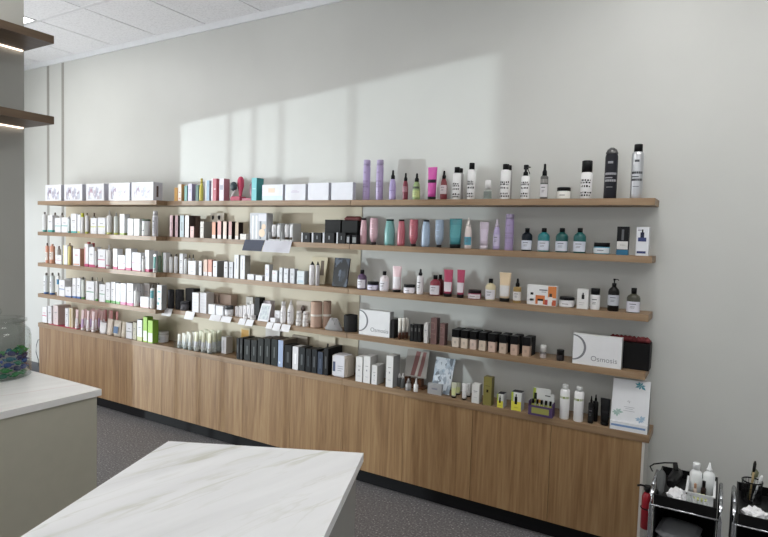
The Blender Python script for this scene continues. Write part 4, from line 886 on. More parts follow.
I('R5', 472, 479.6, 384.4, 'carton', 'white carton with fine grey print', base=403.4, c1=(220, 220, 216), side=(180, 178, 172), d=.05)
I('R5', 483.8, 492.2, 377.2, 'carton', 'tall olive-gold carton', base=406.2, c1=(134, 124, 50), side=(104, 96, 40), topc=(110, 100, 50), d=.045, mk=[(.38, .62, .46, .56, (60, 54, 24)), (.25, .75, .68, .7, (96, 88, 36))])
for a, c, tp, ba in ((497.2, 503.6, 394, 408.8), (511.4, 521.8, 392.4, 411)):
    o = I('R5', a, c, tp, 'carton', 'yellow and white carton with dark bottle print', base=ba, bands=[(.5, (222, 214, 40)), (1, (206, 208, 204))], side=(176, 178, 178), topc=(54, 54, 64), mk=[(.35, .6, .35, .75, (36, 36, 40)), (.42, .53, .75, .9, (36, 36, 40)), (.0, .22, .5, 1, (170, 190, 50)), (.3, .7, .15, .2, (196, 186, 30))], d=.06)
# counter display of small bottles
a, c = onZ(527.5, 414.5, CT), onZ(552, 418.6, CT); w = c.x - a.x; yf = (a.y + c.y) / 2 + .004; zs = CT
h1 = onY(540, 402.5, yf).z - zs; h2 = onY(542, 388.5, yf + .05).z - zs
t = empty('bottle_display', ((a.x + c.x) / 2, yf, zs)); free(t, 'purple display tray with yellow-capped mini bottles', 'R', 5, 540, 'display')
PU = C((84, 60, 110)); f = MB()
f.box(-w / 2, w / 2, 0, .05, 0, .004, PU); f.box(-w / 2, w / 2, 0, .003, .004, h1 * .72, PU); f.box(-w / 2, -w / 2 + .003, .003, .05, .004, h1, PU); f.box(w / 2 - .003, w / 2, .003, .05, .004, h1, PU); f.build('tray', t)
f = MB(); marks(f, w, h1, [(.14, .86, .16, .58, (150, 150, 60))], -.0005); f.build('printed_panel', t)
f = MB(); f.box(-w * .42, w * .46, .05, .053, 0, h2 * .82, C((206, 208, 206))); f.box(-w * .42, w * .3, .05, .053, h2 * .82, h2, C((206, 208, 206)))
f.box(-w * .42, -w * .3, .0492, .05, h2 * .4, h2 * .99, C((170, 190, 50))); f.box(-w * .28, -w * .0, .0492, .05, h2 * .42, h2 * .55, C((216, 150, 40))); f.box(w * .08, w * .3, .0492, .05, h2 * .72, h2 * .76, C((90, 92, 96)))
f.box(-w * .38, -w * .26, .0488, .0492, h2 * .55, h2 * .8, C((40, 50, 40))); f.build('header_card', t)
for k in range(5):
    o = empty('mini_bottle', ((a.x + c.x) / 2 + w * (-.36 + .18 * k), yf + .026, zs + .0042)); bottle(o, w * .15, h1 * 1.05, c1=(150, 156, 60), cap=(28, 28, 30), fr=.7, capr=.7, style='cyl')
    free(o, 'mini black-capped bottle in purple tray', 'R', 5, 530 + k * 4, 'bottle')
for a, c, tp, ba in ((560.8, 570.6, 384.2, 420), (574.8, 584.8, 386.2, 422.6)):
    o = I('R5', a, c, tp, 'bottle', 'white airless bottle with green leaf mark', base=ba, c1=(222, 224, 222), cap=(206, 208, 206), fr=.86, capr=.6, style='cyl', lc2=(.6, .66, (136, 160, 70)))
    r = .019; f = MB(); f.arc(r * 1.02, -.25, .1, .05, .075, C((170, 172, 176))); f.build('print', o)
I('R5', 588.8, 594.6, 396, 'bottle', 'black spray bottle', base=424, c1=(30, 30, 32), cap=(26, 26, 28), capk='spray', fr=.76, style='cyl', label=(56, 56, 58))
I('R5', 593.2, 599, 394.6, 'bottle', 'black spray bottle', base=422, c1=(34, 34, 36), cap=(26, 26, 28), capk='spray', fr=.76, style='cyl')
I('R5', 600.6, 611, 398.4, 'tube', 'black tube with small white print', base=426.4, c1=(32, 32, 34), cap=(22, 22, 24), label=(54, 54, 58), lz=(.4, .5))
# large white display carton, sloping face
yb_ = onZ(610, 428.4, CT).y; P = [onZ(609.6, 428.6, CT), None]; yf = max((P[0].y + onZ(646.6, 435.6, CT).y) / 2, CYF + .004)
a = onY(609.6, 428, yf); c = onY(647, 435, yf); w = c.x - a.x; h = onY(634, 380.3, yf + .05).z - CT
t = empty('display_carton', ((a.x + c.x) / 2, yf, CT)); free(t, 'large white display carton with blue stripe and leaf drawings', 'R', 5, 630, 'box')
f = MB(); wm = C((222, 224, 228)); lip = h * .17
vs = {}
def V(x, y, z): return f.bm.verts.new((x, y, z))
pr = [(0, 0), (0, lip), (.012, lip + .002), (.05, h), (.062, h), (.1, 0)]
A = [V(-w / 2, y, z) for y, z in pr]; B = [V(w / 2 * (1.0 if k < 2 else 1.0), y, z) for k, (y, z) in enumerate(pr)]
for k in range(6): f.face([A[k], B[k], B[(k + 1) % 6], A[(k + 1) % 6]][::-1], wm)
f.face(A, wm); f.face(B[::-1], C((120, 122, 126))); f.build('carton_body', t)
f = MB(); marks(f, w, h, [(.03, .95, .075, .115, (110, 150, 206))], -.0006); f.build('blue_stripe', t)
def slope(u, v): y = .012 + v * .038 - .0012; return Vector((-w / 2 + u * w, y, lip + .002 + v * (h - lip)))
def leaf(mb, u, v, n, sc, col):
    m = C(col); rr = random.Random(n)
    for k in range(n):
        a_ = k * 2 * PI / n + rr.random() * .4; L = sc * (.7 + rr.random() * .5); p = slope(u, v)
        d1 = slope(u + math.cos(a_) * L, v + math.sin(a_) * L * .7); s1 = slope(u + math.cos(a_ + .35) * L * .6, v + math.sin(a_ + .35) * L * .42); s2 = slope(u + math.cos(a_ - .35) * L * .6, v + math.sin(a_ - .35) * L * .42)
        mb.face([mb.bm.verts.new(q) for q in (p, s2, d1, s1)], m)
for la in ((.74, .88, 7, .17, (56, 150, 170)), (.16, .2, 8, .15, (150, 184, 176)), (.8, .1, 9, .15, (150, 184, 210)), (.46, .48, 4, .06, (170, 170, 178))): f = MB(); leaf(f, *la); f.build('leaf_drawing', t)
f = MB()
for v, u0, u1 in ((.34, .34, .62), (.3, .38, .58), (.25, .33, .63)): f.quad([slope(u0, v), slope(u1, v), slope(u1, v + .012), slope(u0, v + .012)], C((176, 180, 186)))
f.build('print', t)

# ---- Osmosis cartons on the fourth shelf
def osmosis(sec, TL, TR, BR, BL, yf, dd, look, tilt=0, xk=0):
    zs = SZ[4] + .0175; a, c = onY(*BL, yf), onY(*BR, yf); t0, t1 = onY(*TL, yf), onY(*TR, yf); w = c.x - a.x; h = (t0.z + t1.z) / 2 - zs
    t = empty('white_gift_carton', ((a.x + c.x) / 2, yf, zs)); free(t, look, sec, 4, (TL[0] + TR[0]) / 2, 'box')
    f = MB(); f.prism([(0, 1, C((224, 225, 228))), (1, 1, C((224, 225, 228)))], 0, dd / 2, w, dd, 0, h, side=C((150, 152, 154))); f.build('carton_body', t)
    R = h * .43; cx_, cz = -w / 2 + w * .0, h * .55; f = MB(); g = C((120, 122, 128)); n = 24
    for k in range(n):
        a0, a1 = -PI / 2 + PI * k / n, -PI / 2 + PI * (k + 1) / n; t_ = lambda q: .006 + .006 * math.cos(q)
        pts = [(cx_ + math.cos(q) * rr_, -.0006, cz + math.sin(q) * rr_) for q, rr_ in ((a0, R - t_(a0)), (a0, R), (a1, R), (a1, R - t_(a1)))]
        f.quad(pts, g)
    f.build('ring_print', t)
    lettering('Osmosis', h * .235, C((138, 140, 146)), t, (-w / 2 + w * .38, -.0003, h * .16), (PI / 2, 0, 0))
    ROW[(4,)].append((a.x, c.x, yf, yf + dd)); return t
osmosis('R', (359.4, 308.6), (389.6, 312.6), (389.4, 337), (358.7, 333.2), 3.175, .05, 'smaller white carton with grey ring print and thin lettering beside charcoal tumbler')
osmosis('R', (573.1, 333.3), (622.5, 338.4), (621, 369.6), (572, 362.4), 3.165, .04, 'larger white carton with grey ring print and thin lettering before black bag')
I('R4', 390.6, 394.4, 320, 'carton', 'slim black carton beside white ring carton', y=.03, c1=(40, 38, 40), mk=None, d=.1)
for i, (a, c) in enumerate(((398.2, 402), (401.6, 405.2), (404.8, 408.4))): I('R4', a, c, 318, 'tube', 'cream tube standing in amber glass cap', y=.02 + .02 * i, c1=(214, 210, 200), cap=(92, 52, 34), capf=.32, label=(206, 200, 188), lz=(.4, .8))
for i, (a, c) in enumerate(((410.2, 413.6), (414, 417.4), (417.8, 421))): I('R4', a, c, 324.4 + i * .2, 'carton', 'slim black carton', y=.015, c1=(34, 34, 34), mk=[(.3, .7, .6, .8, (84, 84, 80))], d=.04)
I('R4', 424.2, 427.8, 323.2, 'carton', 'slim white carton', c1=(216, 216, 214), d=.03)
for a, c, tp in ((431, 437.2, 318), (440, 445.2, 323.6)): I('R4', a, c, tp, 'carton', 'mauve-brown carton with ring print', c1=(124, 88, 84), side=(80, 54, 52), d=.045, mk=[(.0, .6, .55, .57, (150, 116, 112)), (.1, .8, .38, .4, (156, 124, 118)), (.6, .66, .57, .8, (160, 126, 120)), (.0, .6, .8, .82, (160, 126, 120))])
found = [(452, 459, 329.6), (461, 467.6, 330.6), (470, 476.4, 331.6), (479, 485.6, 332.6), (488.4, 495.4, 334), (499.4, 506.4, 335), (510.8, 517.8, 336.2), (522.6, 530, 337.6)]
tones = [(216, 202, 186), (212, 194, 174), (212, 188, 172), (208, 188, 166), (208, 176, 158), (198, 174, 152), (200, 166, 146), (188, 156, 134)]
for i, (a, c, tp) in enumerate(found):
    sec, s_, zs, yf = place('R4', a, c, tp, None, .012); A_, B_ = onY(a, tp, yf), onY(c, tp, yf); w = B_.x - A_.x; h = onY((a + c) / 2, tp, yf).z - zs
    t = empty('foundation_bottle', ((A_.x + B_.x) / 2, yf, zs))
    f = MB(); f.prism([(0, 1, C(tones[i], .25)), (1, 1, C(tones[i], .25))], 0, w / 2, w, w, 0, h * .56, rr=.003); marks(f, w, h, [(.35, .65, .22, .36, tuple(int(v * .86) for v in tones[i]))], -.0004); f.build('bottle_body', t)
    f = MB(); f.prism([(0, 1, C((22, 22, 24), .3)), (1, 1, C((22, 22, 24), .3))], 0, w / 2, w * 1.02, w * 1.02, h * .56, h, rr=.002); f.build('cap', t)
    free(t, 'square foundation bottle with black cap', 'R', 4, a, 'bottle')
    ROW[(4,)].append((A_.x, B_.x, yf - .001, yf + w + .001))
    I('R4', a + 2.4, c + 2.6, tp - .8, 'carton', 'black carton behind foundation bottle', y=.012 + w + .004, c1=(20, 20, 22), mk=None, d=.07)
I('R4', 540.4, 546.8, 345, 'bottle', 'small grey tube with white cap', c1=(104, 98, 96), cap=(206, 206, 204), capr=.95, fr=.48, style='cyl', label=(190, 176, 172), lz=(.04, .3), y=.03)
I('R4', 556.8, 564.6, 349.6, 'pot', 'small black jar', c1=(58, 50, 52), lid=(26, 26, 28), lidf=.45, y=.02)
bag('R4', 607, 650.4, 342.6, .058, .1, 'black gift bag with red tissue at the shelf end', (128, 40, 44))
# ---- right, top shelf
VIO = (168, 152, 190)
for a, c in ((363.6, 370.8), (376.8, 384)): I('R1', a, c, 160, 'aerosol', 'tall lavender can with lavender cap', y=.06, c1=VIO, cap=(172, 154, 196), capr=.96, fr=.86, marksc=(150, 130, 176))
I('R1', 389.8, 396.6, 170.2, 'bottle', 'lilac spray bottle with black nozzle', y=.03, c1=(168, 150, 206), capk='spray', fr=.7, capr=.6, style='soft', lc2=(.3, .34, (140, 120, 180)))
I('R1', 403, 408.8, 173, 'bottle', 'crimson spray bottle with black nozzle', y=.03, c1=(128, 36, 56), capk='spray', fr=.7, capr=.6, style='soft', label=(170, 110, 124), lz=(.3, .5))
I('R1', 413.2, 421, 173.4, 'bottle', 'green spray bottle with black nozzle', y=.03, c1=(132, 158, 96), capk='spray', fr=.68, capr=.55, style='soft', label=(176, 190, 110), lz=(.1, .35), lc2=(.42, .5, (60, 70, 50)))
I('R1', 427.6, 438, 167.2, 'tube', 'bright pink tube on black cap', y=.03, c1=(206, 62, 158), cap=(30, 26, 32), label=(60, 40, 60), lz=(.47, .58), capf=.1)
I('R1', 440.8, 448, 170.8, 'bottle', 'dark red spray bottle with white label', y=.03, c1=(130, 34, 44), capk='spray', fr=.72, capr=.55, label=(206, 190, 194), lz=(.2, .5), style='soft')
I('R1', 456, 464, 168.4, 'bottle', 'black-capped bottle standing behind graphic bottle', y=.1, c1=(170, 168, 168), cap=(48, 46, 48), capr=.8, fr=.86, style='cyl')
for a, c, tp in ((453.2, 461.6, 167.2), (468, 476.2, 163)): I('R1', a, c, tp, 'graphic', 'white bottle with black graphics', y=.03, c1=(224, 225, 226), capr=.66, fr=.82, style='cyl')
I('R1', 484.2, 492.4, 180.4, 'bottle', 'short clear bottle with white cap', y=.03, c1=(160, 166, 158), cap=(226, 226, 226), fr=.56, capr=.72, style='round', label=(120, 132, 126), lz=(.08, .42))
I('R1', 505, 512.8, 165.4, 'bottle', 'black-capped can behind graphic can', y=.1, c1=(170, 168, 168), cap=(48, 46, 48), capr=.8, fr=.86, style='cyl')
I('R1', 501.2, 511.2, 164.2, 'graphic', 'wide white can with black graphics', y=.03, c1=(224, 225, 226), capr=.64, fr=.84, style='cyl')
I('R1', 521.8, 530.6, 164.8, 'graphic', 'white trigger sprayer with black graphics', y=.03, c1=(222, 223, 224), capk='trigger', fr=.68, capr=.55, style='cyl')
I('R1', 541.2, 549.2, 163.8, 'bottle', 'dark clear spray bottle with white label', y=.03, c1=(86, 86, 84), capk='spray', fr=.66, capr=.6, style='cyl', label=(206, 204, 208), lz=(.06, .42), lc2=(.46, .56, (150, 148, 144)))
I('R1', 557, 571, 187.6, 'pot', 'white jar with black lid', y=.03, c1=(214, 214, 208), label=(222, 222, 216), lidf=.3)
I('R1', 581.6, 593.6, 160.8, 'graphic', 'white bottle with large black cap', y=.02, c1=(226, 226, 226), capr=.9, fr=.69, style='cyl')
I('R1', 605.8, 619, 147.8, 'aerosol', 'large black aerosol with clear domed cap', y=.02, c1=(38, 38, 44), fr=.88, capr=.9, roundtop=True, capmat=mat((120, 120, 120), .15, 0, .5), marksc=(150, 150, 156))
o = I('R1', 632.6, 645, 144.4, 'aerosol', 'tall silver aerosol with black cap', y=.02, c1=(206, 208, 212), cap=(32, 32, 34), fr=.86, capr=.72, marksc=(70, 72, 78), metal=.75, rough=.3)
f = MB(); rr_ = .0268
for k in range(14):
    a0, a1 = 2 * PI * k / 14, 2 * PI * (k + 1) / 14; zc_ = .145; P = []
    for q, R_ in ((a0, .009), (a0, .013), (a1, .013), (a1, .009)):
        x = -.008 + math.cos(q) * R_; P.append(Vector((x, -math.sqrt(max(1e-6, (rr_ * 1.012) ** 2 - x * x)), zc_ + math.sin(q) * R_)))
    f.quad(P, C((40, 40, 44)))
f.build('ring_logo', o)
# ---- right, second shelf
RS = dict(y=.04, fr=.93, capr=.74, style='soft', rough=.3)
def tall(L, R, tp, lk, c1, cap=(60, 40, 44), **k): return I('R2', L, R, tp, 'bottle', lk, c1=c1, cap=cap, **{**RS, **k})
tall(359.4, 367, 218.2, 'blush pink bottle with dark cap', (206, 160, 170), lc2=(.2, .5, (196, 146, 158)))
I('R2', 370.2, 378.4, 218.2, 'inv', 'upside-down blush pink conditioner bottle', y=.04, c1=(208, 164, 176), cap=(64, 40, 44))
tall(385, 395.4, 219.2, 'wide teal bottle with dark green cap', (104, 168, 166), (34, 66, 62))
tall(397.8, 405.6, 219.4, 'rose red bottle with dark cap', (190, 94, 108), (62, 30, 36))
I('R2', 409.8, 418.4, 219.6, 'inv', 'upside-down rose red conditioner bottle', y=.04, c1=(186, 88, 102), cap=(60, 30, 36))
tall(422.2, 430.6, 219.8, 'pale blue bottle with dark cap', (148, 170, 196), (50, 50, 60))
I('R2', 435.6, 444.2, 219.8, 'inv', 'upside-down pale blue conditioner bottle', y=.04, c1=(150, 172, 198), cap=(50, 46, 56))
I('R2', 449.2, 463, 218.6, 'tube', 'large teal tube on black cap', y=.03, c1=(48, 138, 148), cap=(26, 36, 40), capf=.13, label=(66, 154, 162), lz=(.25, .75))
I('R2', 465.2, 472.6, 217.6, 'bottle', 'pink-white bottle with teal lower half', y=.03, c1=(206, 190, 186), cap=(222, 214, 208), capk='cone', fr=.72, capr=.6, style='soft', label=(66, 150, 176), lz=(.12, .38))
I('R2', 479.8, 489.4, 222.2, 'tube', 'lilac tube with white cap', y=.03, c1=(186, 172, 190), cap=(206, 196, 208), capf=.14, label=(196, 182, 202), lz=(.2, .7))
I('R2', 493.8, 501, 219.2, 'bottle', 'lilac bottle with thin white nozzle', y=.03, c1=(164, 150, 196), cap=(196, 184, 206), capk='spray', fr=.74, capr=.55, style='soft', label=(186, 176, 208), lz=(.12, .5))
I('R2', 505.8, 514.6, 214.2, 'aerosol', 'tall lilac can with lilac cap', y=.03, c1=(158, 142, 180), cap=(166, 150, 186), capr=.96, fr=.86, marksc=(140, 124, 164))
for a, c, c1, lk in ((522, 533, (26, 40, 58), 'navy bottle with pale label'), (538.4, 550.4, (20, 118, 124), 'bright teal bottle with pale label'), (556.2, 568.8, (16, 82, 80), 'dark teal bottle with pale label'), (574, 586.8, (18, 92, 90), 'dark teal bottle with pale label')):
    I('R2', a, c, 228, 'bottle', lk, y=.02, c1=c1, cap=(26, 26, 28), fr=.83, capr=.42, style='round', label=(196, 202, 216), lz=(.06, .46))
I('R2', 593.8, 610.4, 242.6, 'pot', 'blue-white jar with black lid', y=.02, c1=(60, 150, 186), label=(206, 214, 222), lidf=.36)
I('R2', 617.4, 629.2, 226.6, 'carton', 'black and blue carton with white label', c1=(32, 32, 36), bands=[(.18, (20, 104, 146)), (1, (34, 34, 38))], mk=[(.03, .97, .2, .48, (206, 204, 200)), (.4, .6, .52, .9, (90, 92, 96)), (.3, .7, .34, .36, (150, 150, 150))], d=.035)
I('R2', 636.8, 649.6, 227.2, 'carton', 'white carton with navy dropper print', c1=(214, 216, 222), mk=[(.1, .8, .08, .16, (36, 46, 110)), (.15, .8, .5, .64, (44, 58, 120)), (.32, .62, .64, .82, (40, 44, 70)), (.42, .54, .82, .92, (50, 50, 60)), (.1, .4, .88, .91, (120, 120, 140))], d=.045)
# ---- right, third shelf
def rb(L, R, tp, lk, c1, lab=(216, 214, 222), **k): return I('R3', L, R, tp, 'bottle', lk, c1=c1, **{**dict(y=.02, fr=.8, capr=.42, style='round', label=lab, lz=(.06, .5)), **k})
rb(357.8, 367, 269.8, 'purple bottle with white label', (92, 66, 104))
I('R3', 367.4, 379, 281.6, 'pot', 'lilac jar with black lid', y=.02, c1=(168, 160, 200), label=(206, 202, 222), lidf=.36)
rb(380.2, 389.2, 271.2, 'milky white bottle with black cap', (206, 196, 200))
I('R3', 392.2, 402.6, 266.2, 'tube', 'pale pink tube on black cap', y=.02, c1=(224, 190, 196), cap=(28, 26, 28), label=(220, 214, 218), lz=(.05, .55), capf=.1)
I('R3', 403.8, 415.6, 284.4, 'pot', 'white jar with black lid', y=.02, c1=(208, 200, 210), label=(222, 216, 224), lidf=.32)
I('R3', 417.4, 424, 269, 'bottle', 'white spray bottle with black nozzle', y=.03, c1=(206, 202, 206), capk='spray', fr=.74, capr=.6, style='cyl', label=(216, 212, 216), lz=(.05, .6))
rb(436.4, 444.6, 274.6, 'red bottle behind the first red bottle', (120, 30, 44), None, y=.09)
rb(430.4, 440.8, 275, 'red bottle with white label', (150, 44, 62))
for a, c, tp in ((443.6, 453.8, 269.6), (457, 465.6, 269.8)): I('R3', a, c, tp, 'tube', 'raspberry red tube on black cap', y=.02, c1=(196, 58, 98), cap=(34, 24, 30), label=(216, 206, 214), lz=(.08, .48), capf=.12)
I('R3', 468.2, 481.6, 289.8, 'pot', 'raspberry jar with black lid', y=.015, c1=(170, 50, 86), lid=(50, 24, 36), label=(216, 206, 212), lidf=.36)
rb(485.8, 496.2, 278.6, 'cream-gold bottle with white label', (206, 192, 150))
I('R3', 499.4, 511.8, 272.6, 'tube', 'large peach-gold tube on black cap', y=.02, c1=(222, 194, 152), cap=(30, 28, 28), label=(206, 204, 204), lz=(.08, .5), capf=.12)
I('R3', 513.8, 522, 278.4, 'bottle', 'amber spray bottle with white label', y=.02, c1=(156, 124, 60), capk='spray', fr=.66, capr=.5, style='cyl', label=(210, 206, 206), lz=(.1, .46))
a, c = onY(526.8, 300, 3.168), onY(556, 300, 3.168); w = c.x - a.x; zs = SZ[3] + .0175; h = onY(541, 285.4, 3.168).z - zs
t = empty('gift_carton', ((a.x + c.x) / 2, 3.168, zs)); free(t, 'white and orange gift carton with bottle pictures', 'R', 3, 541, 'box'); ROW[(3,)].append((a.x, c.x, 3.168, 3.21))
f = MB(); f.prism([(0, 1, C((218, 218, 218))), (1, 1, C((218, 218, 218)))], 0, .02, w, .04, 0, h); marks(f, w, h, [(.3, .62, .05, .5, (216, 106, 40)), (.72, 1, .4, .98, (220, 118, 44)), (.86, 1, .02, .3, (200, 80, 40)), (.42, .7, .74, .8, (110, 110, 116)), (.5, .66, .66, .69, (140, 140, 146))], -.0004); f.build('carton_body', t)
f = MB(); marks(f, w, h, [(.08, .26, .04, .5, (226, 226, 226)), (.12, .22, .5, .62, (36, 36, 38)), (.38, .56, .04, .22, (224, 222, 222)), (.37, .57, .22, .32, (40, 36, 36)), (.74, .88, .2, .45, (226, 220, 214)), (.77, .86, .45, .62, (70, 44, 36)), (.1, .24, .2, .3, (120, 124, 120)), (.62, .72, .04, .3, (190, 60, 50))], -.0008); f.build('bottle_pictures', t)
I('R3', 559.4, 575, 296.8, 'pot', 'wide white jar with black lid', y=.02, c1=(206, 206, 206), label=(216, 216, 218), lidf=.3)
I('R3', 577.4, 588.6, 289.2, 'carton', 'white carton with small dark bottle print', c1=(216, 216, 214), mk=[(.42, .66, .5, .72, (50, 50, 54)), (.48, .6, .72, .82, (60, 60, 64)), (.2, .7, .3, .32, (160, 160, 164)), (.2, .6, .2, .22, (170, 170, 174))], d=.045)
I('R3', 590.8, 600.8, 288.2, 'bottle', 'white bottle with big black cap', y=.02, c1=(214, 214, 214), fr=.7, capr=.92, style='cyl', label=(220, 220, 220), lz=(.05, .62))
I('R3', 608.8, 620.4, 278.6, 'bottle', 'dark brown pump bottle with pale label', y=.02, c1=(36, 32, 32), capk='pump', fr=.76, capr=.4, style='round', label=(180, 184, 194), lz=(.18, .5))
I('R3', 627.4, 641.2, 287.8, 'bottle', 'dark olive bottle with white label', y=.02, c1=(70, 70, 56), cap=(26, 26, 26), fr=.77, capr=.42, style='round', label=(206, 206, 218), lz=(.04, .46))
write_labels()

# ------------------------------------------------------------ glass jar of wrapped sweets
jc = onZ(-3.5, 376.5, .9); t = empty('glass_jar', (jc.x, jc.y, .9005)); tag(t, 'large clear glass jar with lid, full of bright sweets, on the grey-beige counter', 'jar')
JR = .148
f = MB(); prof = [(0, JR * .93), (.006, JR), (.205, JR), (.226, JR * .97), (.245, JR * .86), (.255, JR * .8), (.272, JR * .8)]
inn = [(z + (.008 if i == 0 else 0), r - .005) for i, (z, r) in enumerate(prof)]
n = 40; f.lathe(prof + inn[::-1], m=GLASS, n=n, capt=True, capb=True); f.build('jar_body', t)
f = MB(); f.lathe([(z + .022, r) for z, r in [(.251, JR * .72), (.252, JR * .88), (.262, JR * .88), (.268, JR * .8), (.274, JR * .35), (.282, .016), (.292, .024), (.306, .026), (.316, .016), (.318, .004)]], m=GLASS, n=n); f.build('jar_lid', t)
SW = [(24, 56, 130), (30, 80, 150), (20, 110, 80), (34, 130, 60), (150, 28, 50), (30, 30, 40), (36, 40, 90), (196, 180, 150), (110, 24, 60), (20, 90, 110)]
rnd = random.Random(11); pos = []
def sweet(col):
    f = MB(); m = mat(col, .25); m2 = mat(tuple(min(255, int(v * 1.25)) for v in col), .3)
    f.lathe([(-.017, .004, None, m), (-.013, .0105, None, m), (0, .0125, None, m), (.013, .0105, None, m), (.017, .004, None, m)], m=m, n=8)
    for s in (-1, 1): f.lathe([(s * .016, .003, None, m2), (s * .024, .011, .004, m2), (s * .028, .013, .003, m2)], m=m2, n=8)
    return f
protos = []
tries = 0
lay = [(.028 + .0262 * k) for k in range(5)]
for z in lay:
    for ring, cnt in ((.119, 13), (.088, 9), (.055, 5)):
        for k in range(cnt): pos.append((ring, 2 * PI * k / cnt + z * 40 + ring * 9, z))
cnt_ = 0
colw = ['navy', 'blue', 'green', 'bright green', 'crimson', 'black', 'dark blue', 'cream', 'maroon', 'teal']
layn = ['bottom', 'second', 'middle', 'fourth', 'top']
meshes = [sweet(c_).build('sweet_shape') for c_ in SW]
for ring, a_, z in pos:
    if ring < .1 and z < .11: continue       # hidden in the middle of the jar
    if math.cos(a_ + .3) < (-.35 if ring >= .1 else .0): continue
    i = rnd.randrange(len(SW)) if z < .08 else rnd.choice([0, 1, 2, 3, 6, 9])
    o = meshes[i].copy(); o.name = 'wrapped_sweet'; COL.objects.link(o)
    zz = z + rnd.uniform(-.002, .002)
    o.location = Vector((jc.x + math.cos(a_) * ring, jc.y + math.sin(a_) * ring, .9005 + zz - .006)); o.rotation_euler = (PI / 2 + rnd.uniform(-.3, .3), rnd.uniform(-.6, .6), a_ + rnd.uniform(-.3, .3))
    o['label'] = '%s foil-wrapped sweet in the %s layer inside the glass jar' % (colw[i], layn[lay.index(z)]); o['category'] = 'sweet'; o['group'] = '%s wrapped sweets in the %s layer of the jar' % (colw[i], layn[lay.index(z)]); cnt_ += 1
for m_ in meshes: bpy.data.objects.remove(m_)
print('sweets', cnt_)
# cable by the cabinet end
f = MB(); cp_ = [onY(x, y, 3.325) for x, y in ((41, 339), (38, 340), (36.4, 345), (36, 352), (37.4, 357), (38.4, 360), (38.6, 366))]
f.tube(cp_, .004, C((90, 96, 100))); o = f.build('cable'); tag(o, 'thin dark cable looping down the wall left of the cabinets', 'cable')

# ------------------------------------------------------------ trolleys
CHR = mat((176, 178, 182), .2, .9)
def trolley(x0, x1, y0, y1, zt, look):
    t = empty('trolley', ((x0 + x1) / 2, (y0 + y1) / 2, 0)); tag(t, look, 'trolley', 'black salon trolleys'); w, d = (x1 - x0) / 2, (y1 - y0) / 2; bm_ = C((24, 24, 26), .35)
    for i, z in enumerate((zt, zt - .26, .1)):
        f = MB(); f.box(-w, w, -d, d, z, z + .006, bm_); hh = .042
        for s in (-1, 1):
            f.box(min(s * w, s * (w - .005)), max(s * w, s * (w - .005)), -d, d, z + .006, z + hh, bm_); f.box(-w + .005, w - .005, min(s * d, s * (d - .005)), max(s * d, s * (d - .005)), z + .006, z + hh, bm_)
        tr = f.build('tray', t)
        f = MB(); f.tube([(-w - .01, -d - .006, z), (w + .01, -d - .006, z)], .004, CHR, 6); f.build('chrome_rail', tr)
    f = MB(); f.box(-w, w, d - .006, d - .001, .14, zt - .001, bm_); f.box(-w, -w + .004, -d + .05, d - .006, .14, zt - .001, bm_); f.box(w - .004, w, -d + .05, d - .006, .14, zt - .001, bm_); f.build('black_side_panels', t)
    for sx in (-1, 1):
        for s_ in (-1, 1):
            f = MB(); x = sx * (w + .012)
            f.tube([(x, s_ * (d - .03), .06), (x, s_ * (d - .03), zt - .02), (x, s_ * (d - .05), zt + .02), (x, s_ * (d - .085), zt + .045)], .007, CHR, 8); f.build('upright', t)
            f = MB(); f.tube([(x - .006, s_ * (d - .03), .026), (x + .006, s_ * (d - .03), .026)], .025, C((30, 30, 32)), 14); f.build('castor', t)
        f = MB(); f.tube([(sx * (w + .012), -(d - .085), zt + .045), (sx * (w + .012), (d - .085), zt + .045)], .007, CHR, 8); f.build('side_handle', t)
    return t
ZT = .6; ta = dict(x0=-.196, x1=.005, y0=2.53, y1=2.88)
trolley(-.192, .03, 2.53, 2.88, ZT, 'black three-tier trolley with chrome uprights, left of the two beside the cabinets')
trolley(.1, .322, 2.53, 2.88, ZT, 'black three-tier trolley with chrome uprights, right of the two at the frame edge')
zt = ZT + .0062
def at(x, y, z): return onZ(x, y, z)
def crumple(cx, cy_, z, rx, ry, h, seed, m, name, label, cat):
    rr = random.Random(seed); bm = bmesh.new(); bmesh.ops.create_icosphere(bm, subdivisions=3, radius=1)
    for v in bm.verts:
        k = 1 + .22 * math.sin(v.co.x * 7 + seed) * math.cos(v.co.y * 8 + seed * 2) + rr.uniform(-.1, .1)
        v.co = Vector((v.co.x * rx * k, v.co.y * ry * k, (v.co.z * .5 + .5) * h * k))
        v.co.z = max(0, v.co.z)
    me = bpy.data.meshes.new(name); bm.to_mesh(me); bm.free(); me.materials.append(m); o = bpy.data.objects.new(name, me); COL.objects.link(o); o.location = (cx, cy_, z)
    o['label'] = label; o['category'] = cat; return o
WP = C((226, 226, 228), .8)
p = at(671, 503, zt + .02); crumple(-.112, 2.62, zt, .036, .07, .03, 3, WP, 'crumpled_towel', 'crumpled white paper towel in the left trolley beside the basket', 'towel')
p = at(735, 508, zt + .02); crumple(.158, 2.61, zt, .04, .05, .034, 5, WP, 'crumpled_towel', 'crumpled white towel below the brush cup in the right trolley', 'towel')
crumple(.255, 2.63, zt, .035, .05, .03, 8, WP, 'crumpled_towel', 'white towel at the right frame edge in the right trolley', 'towel')
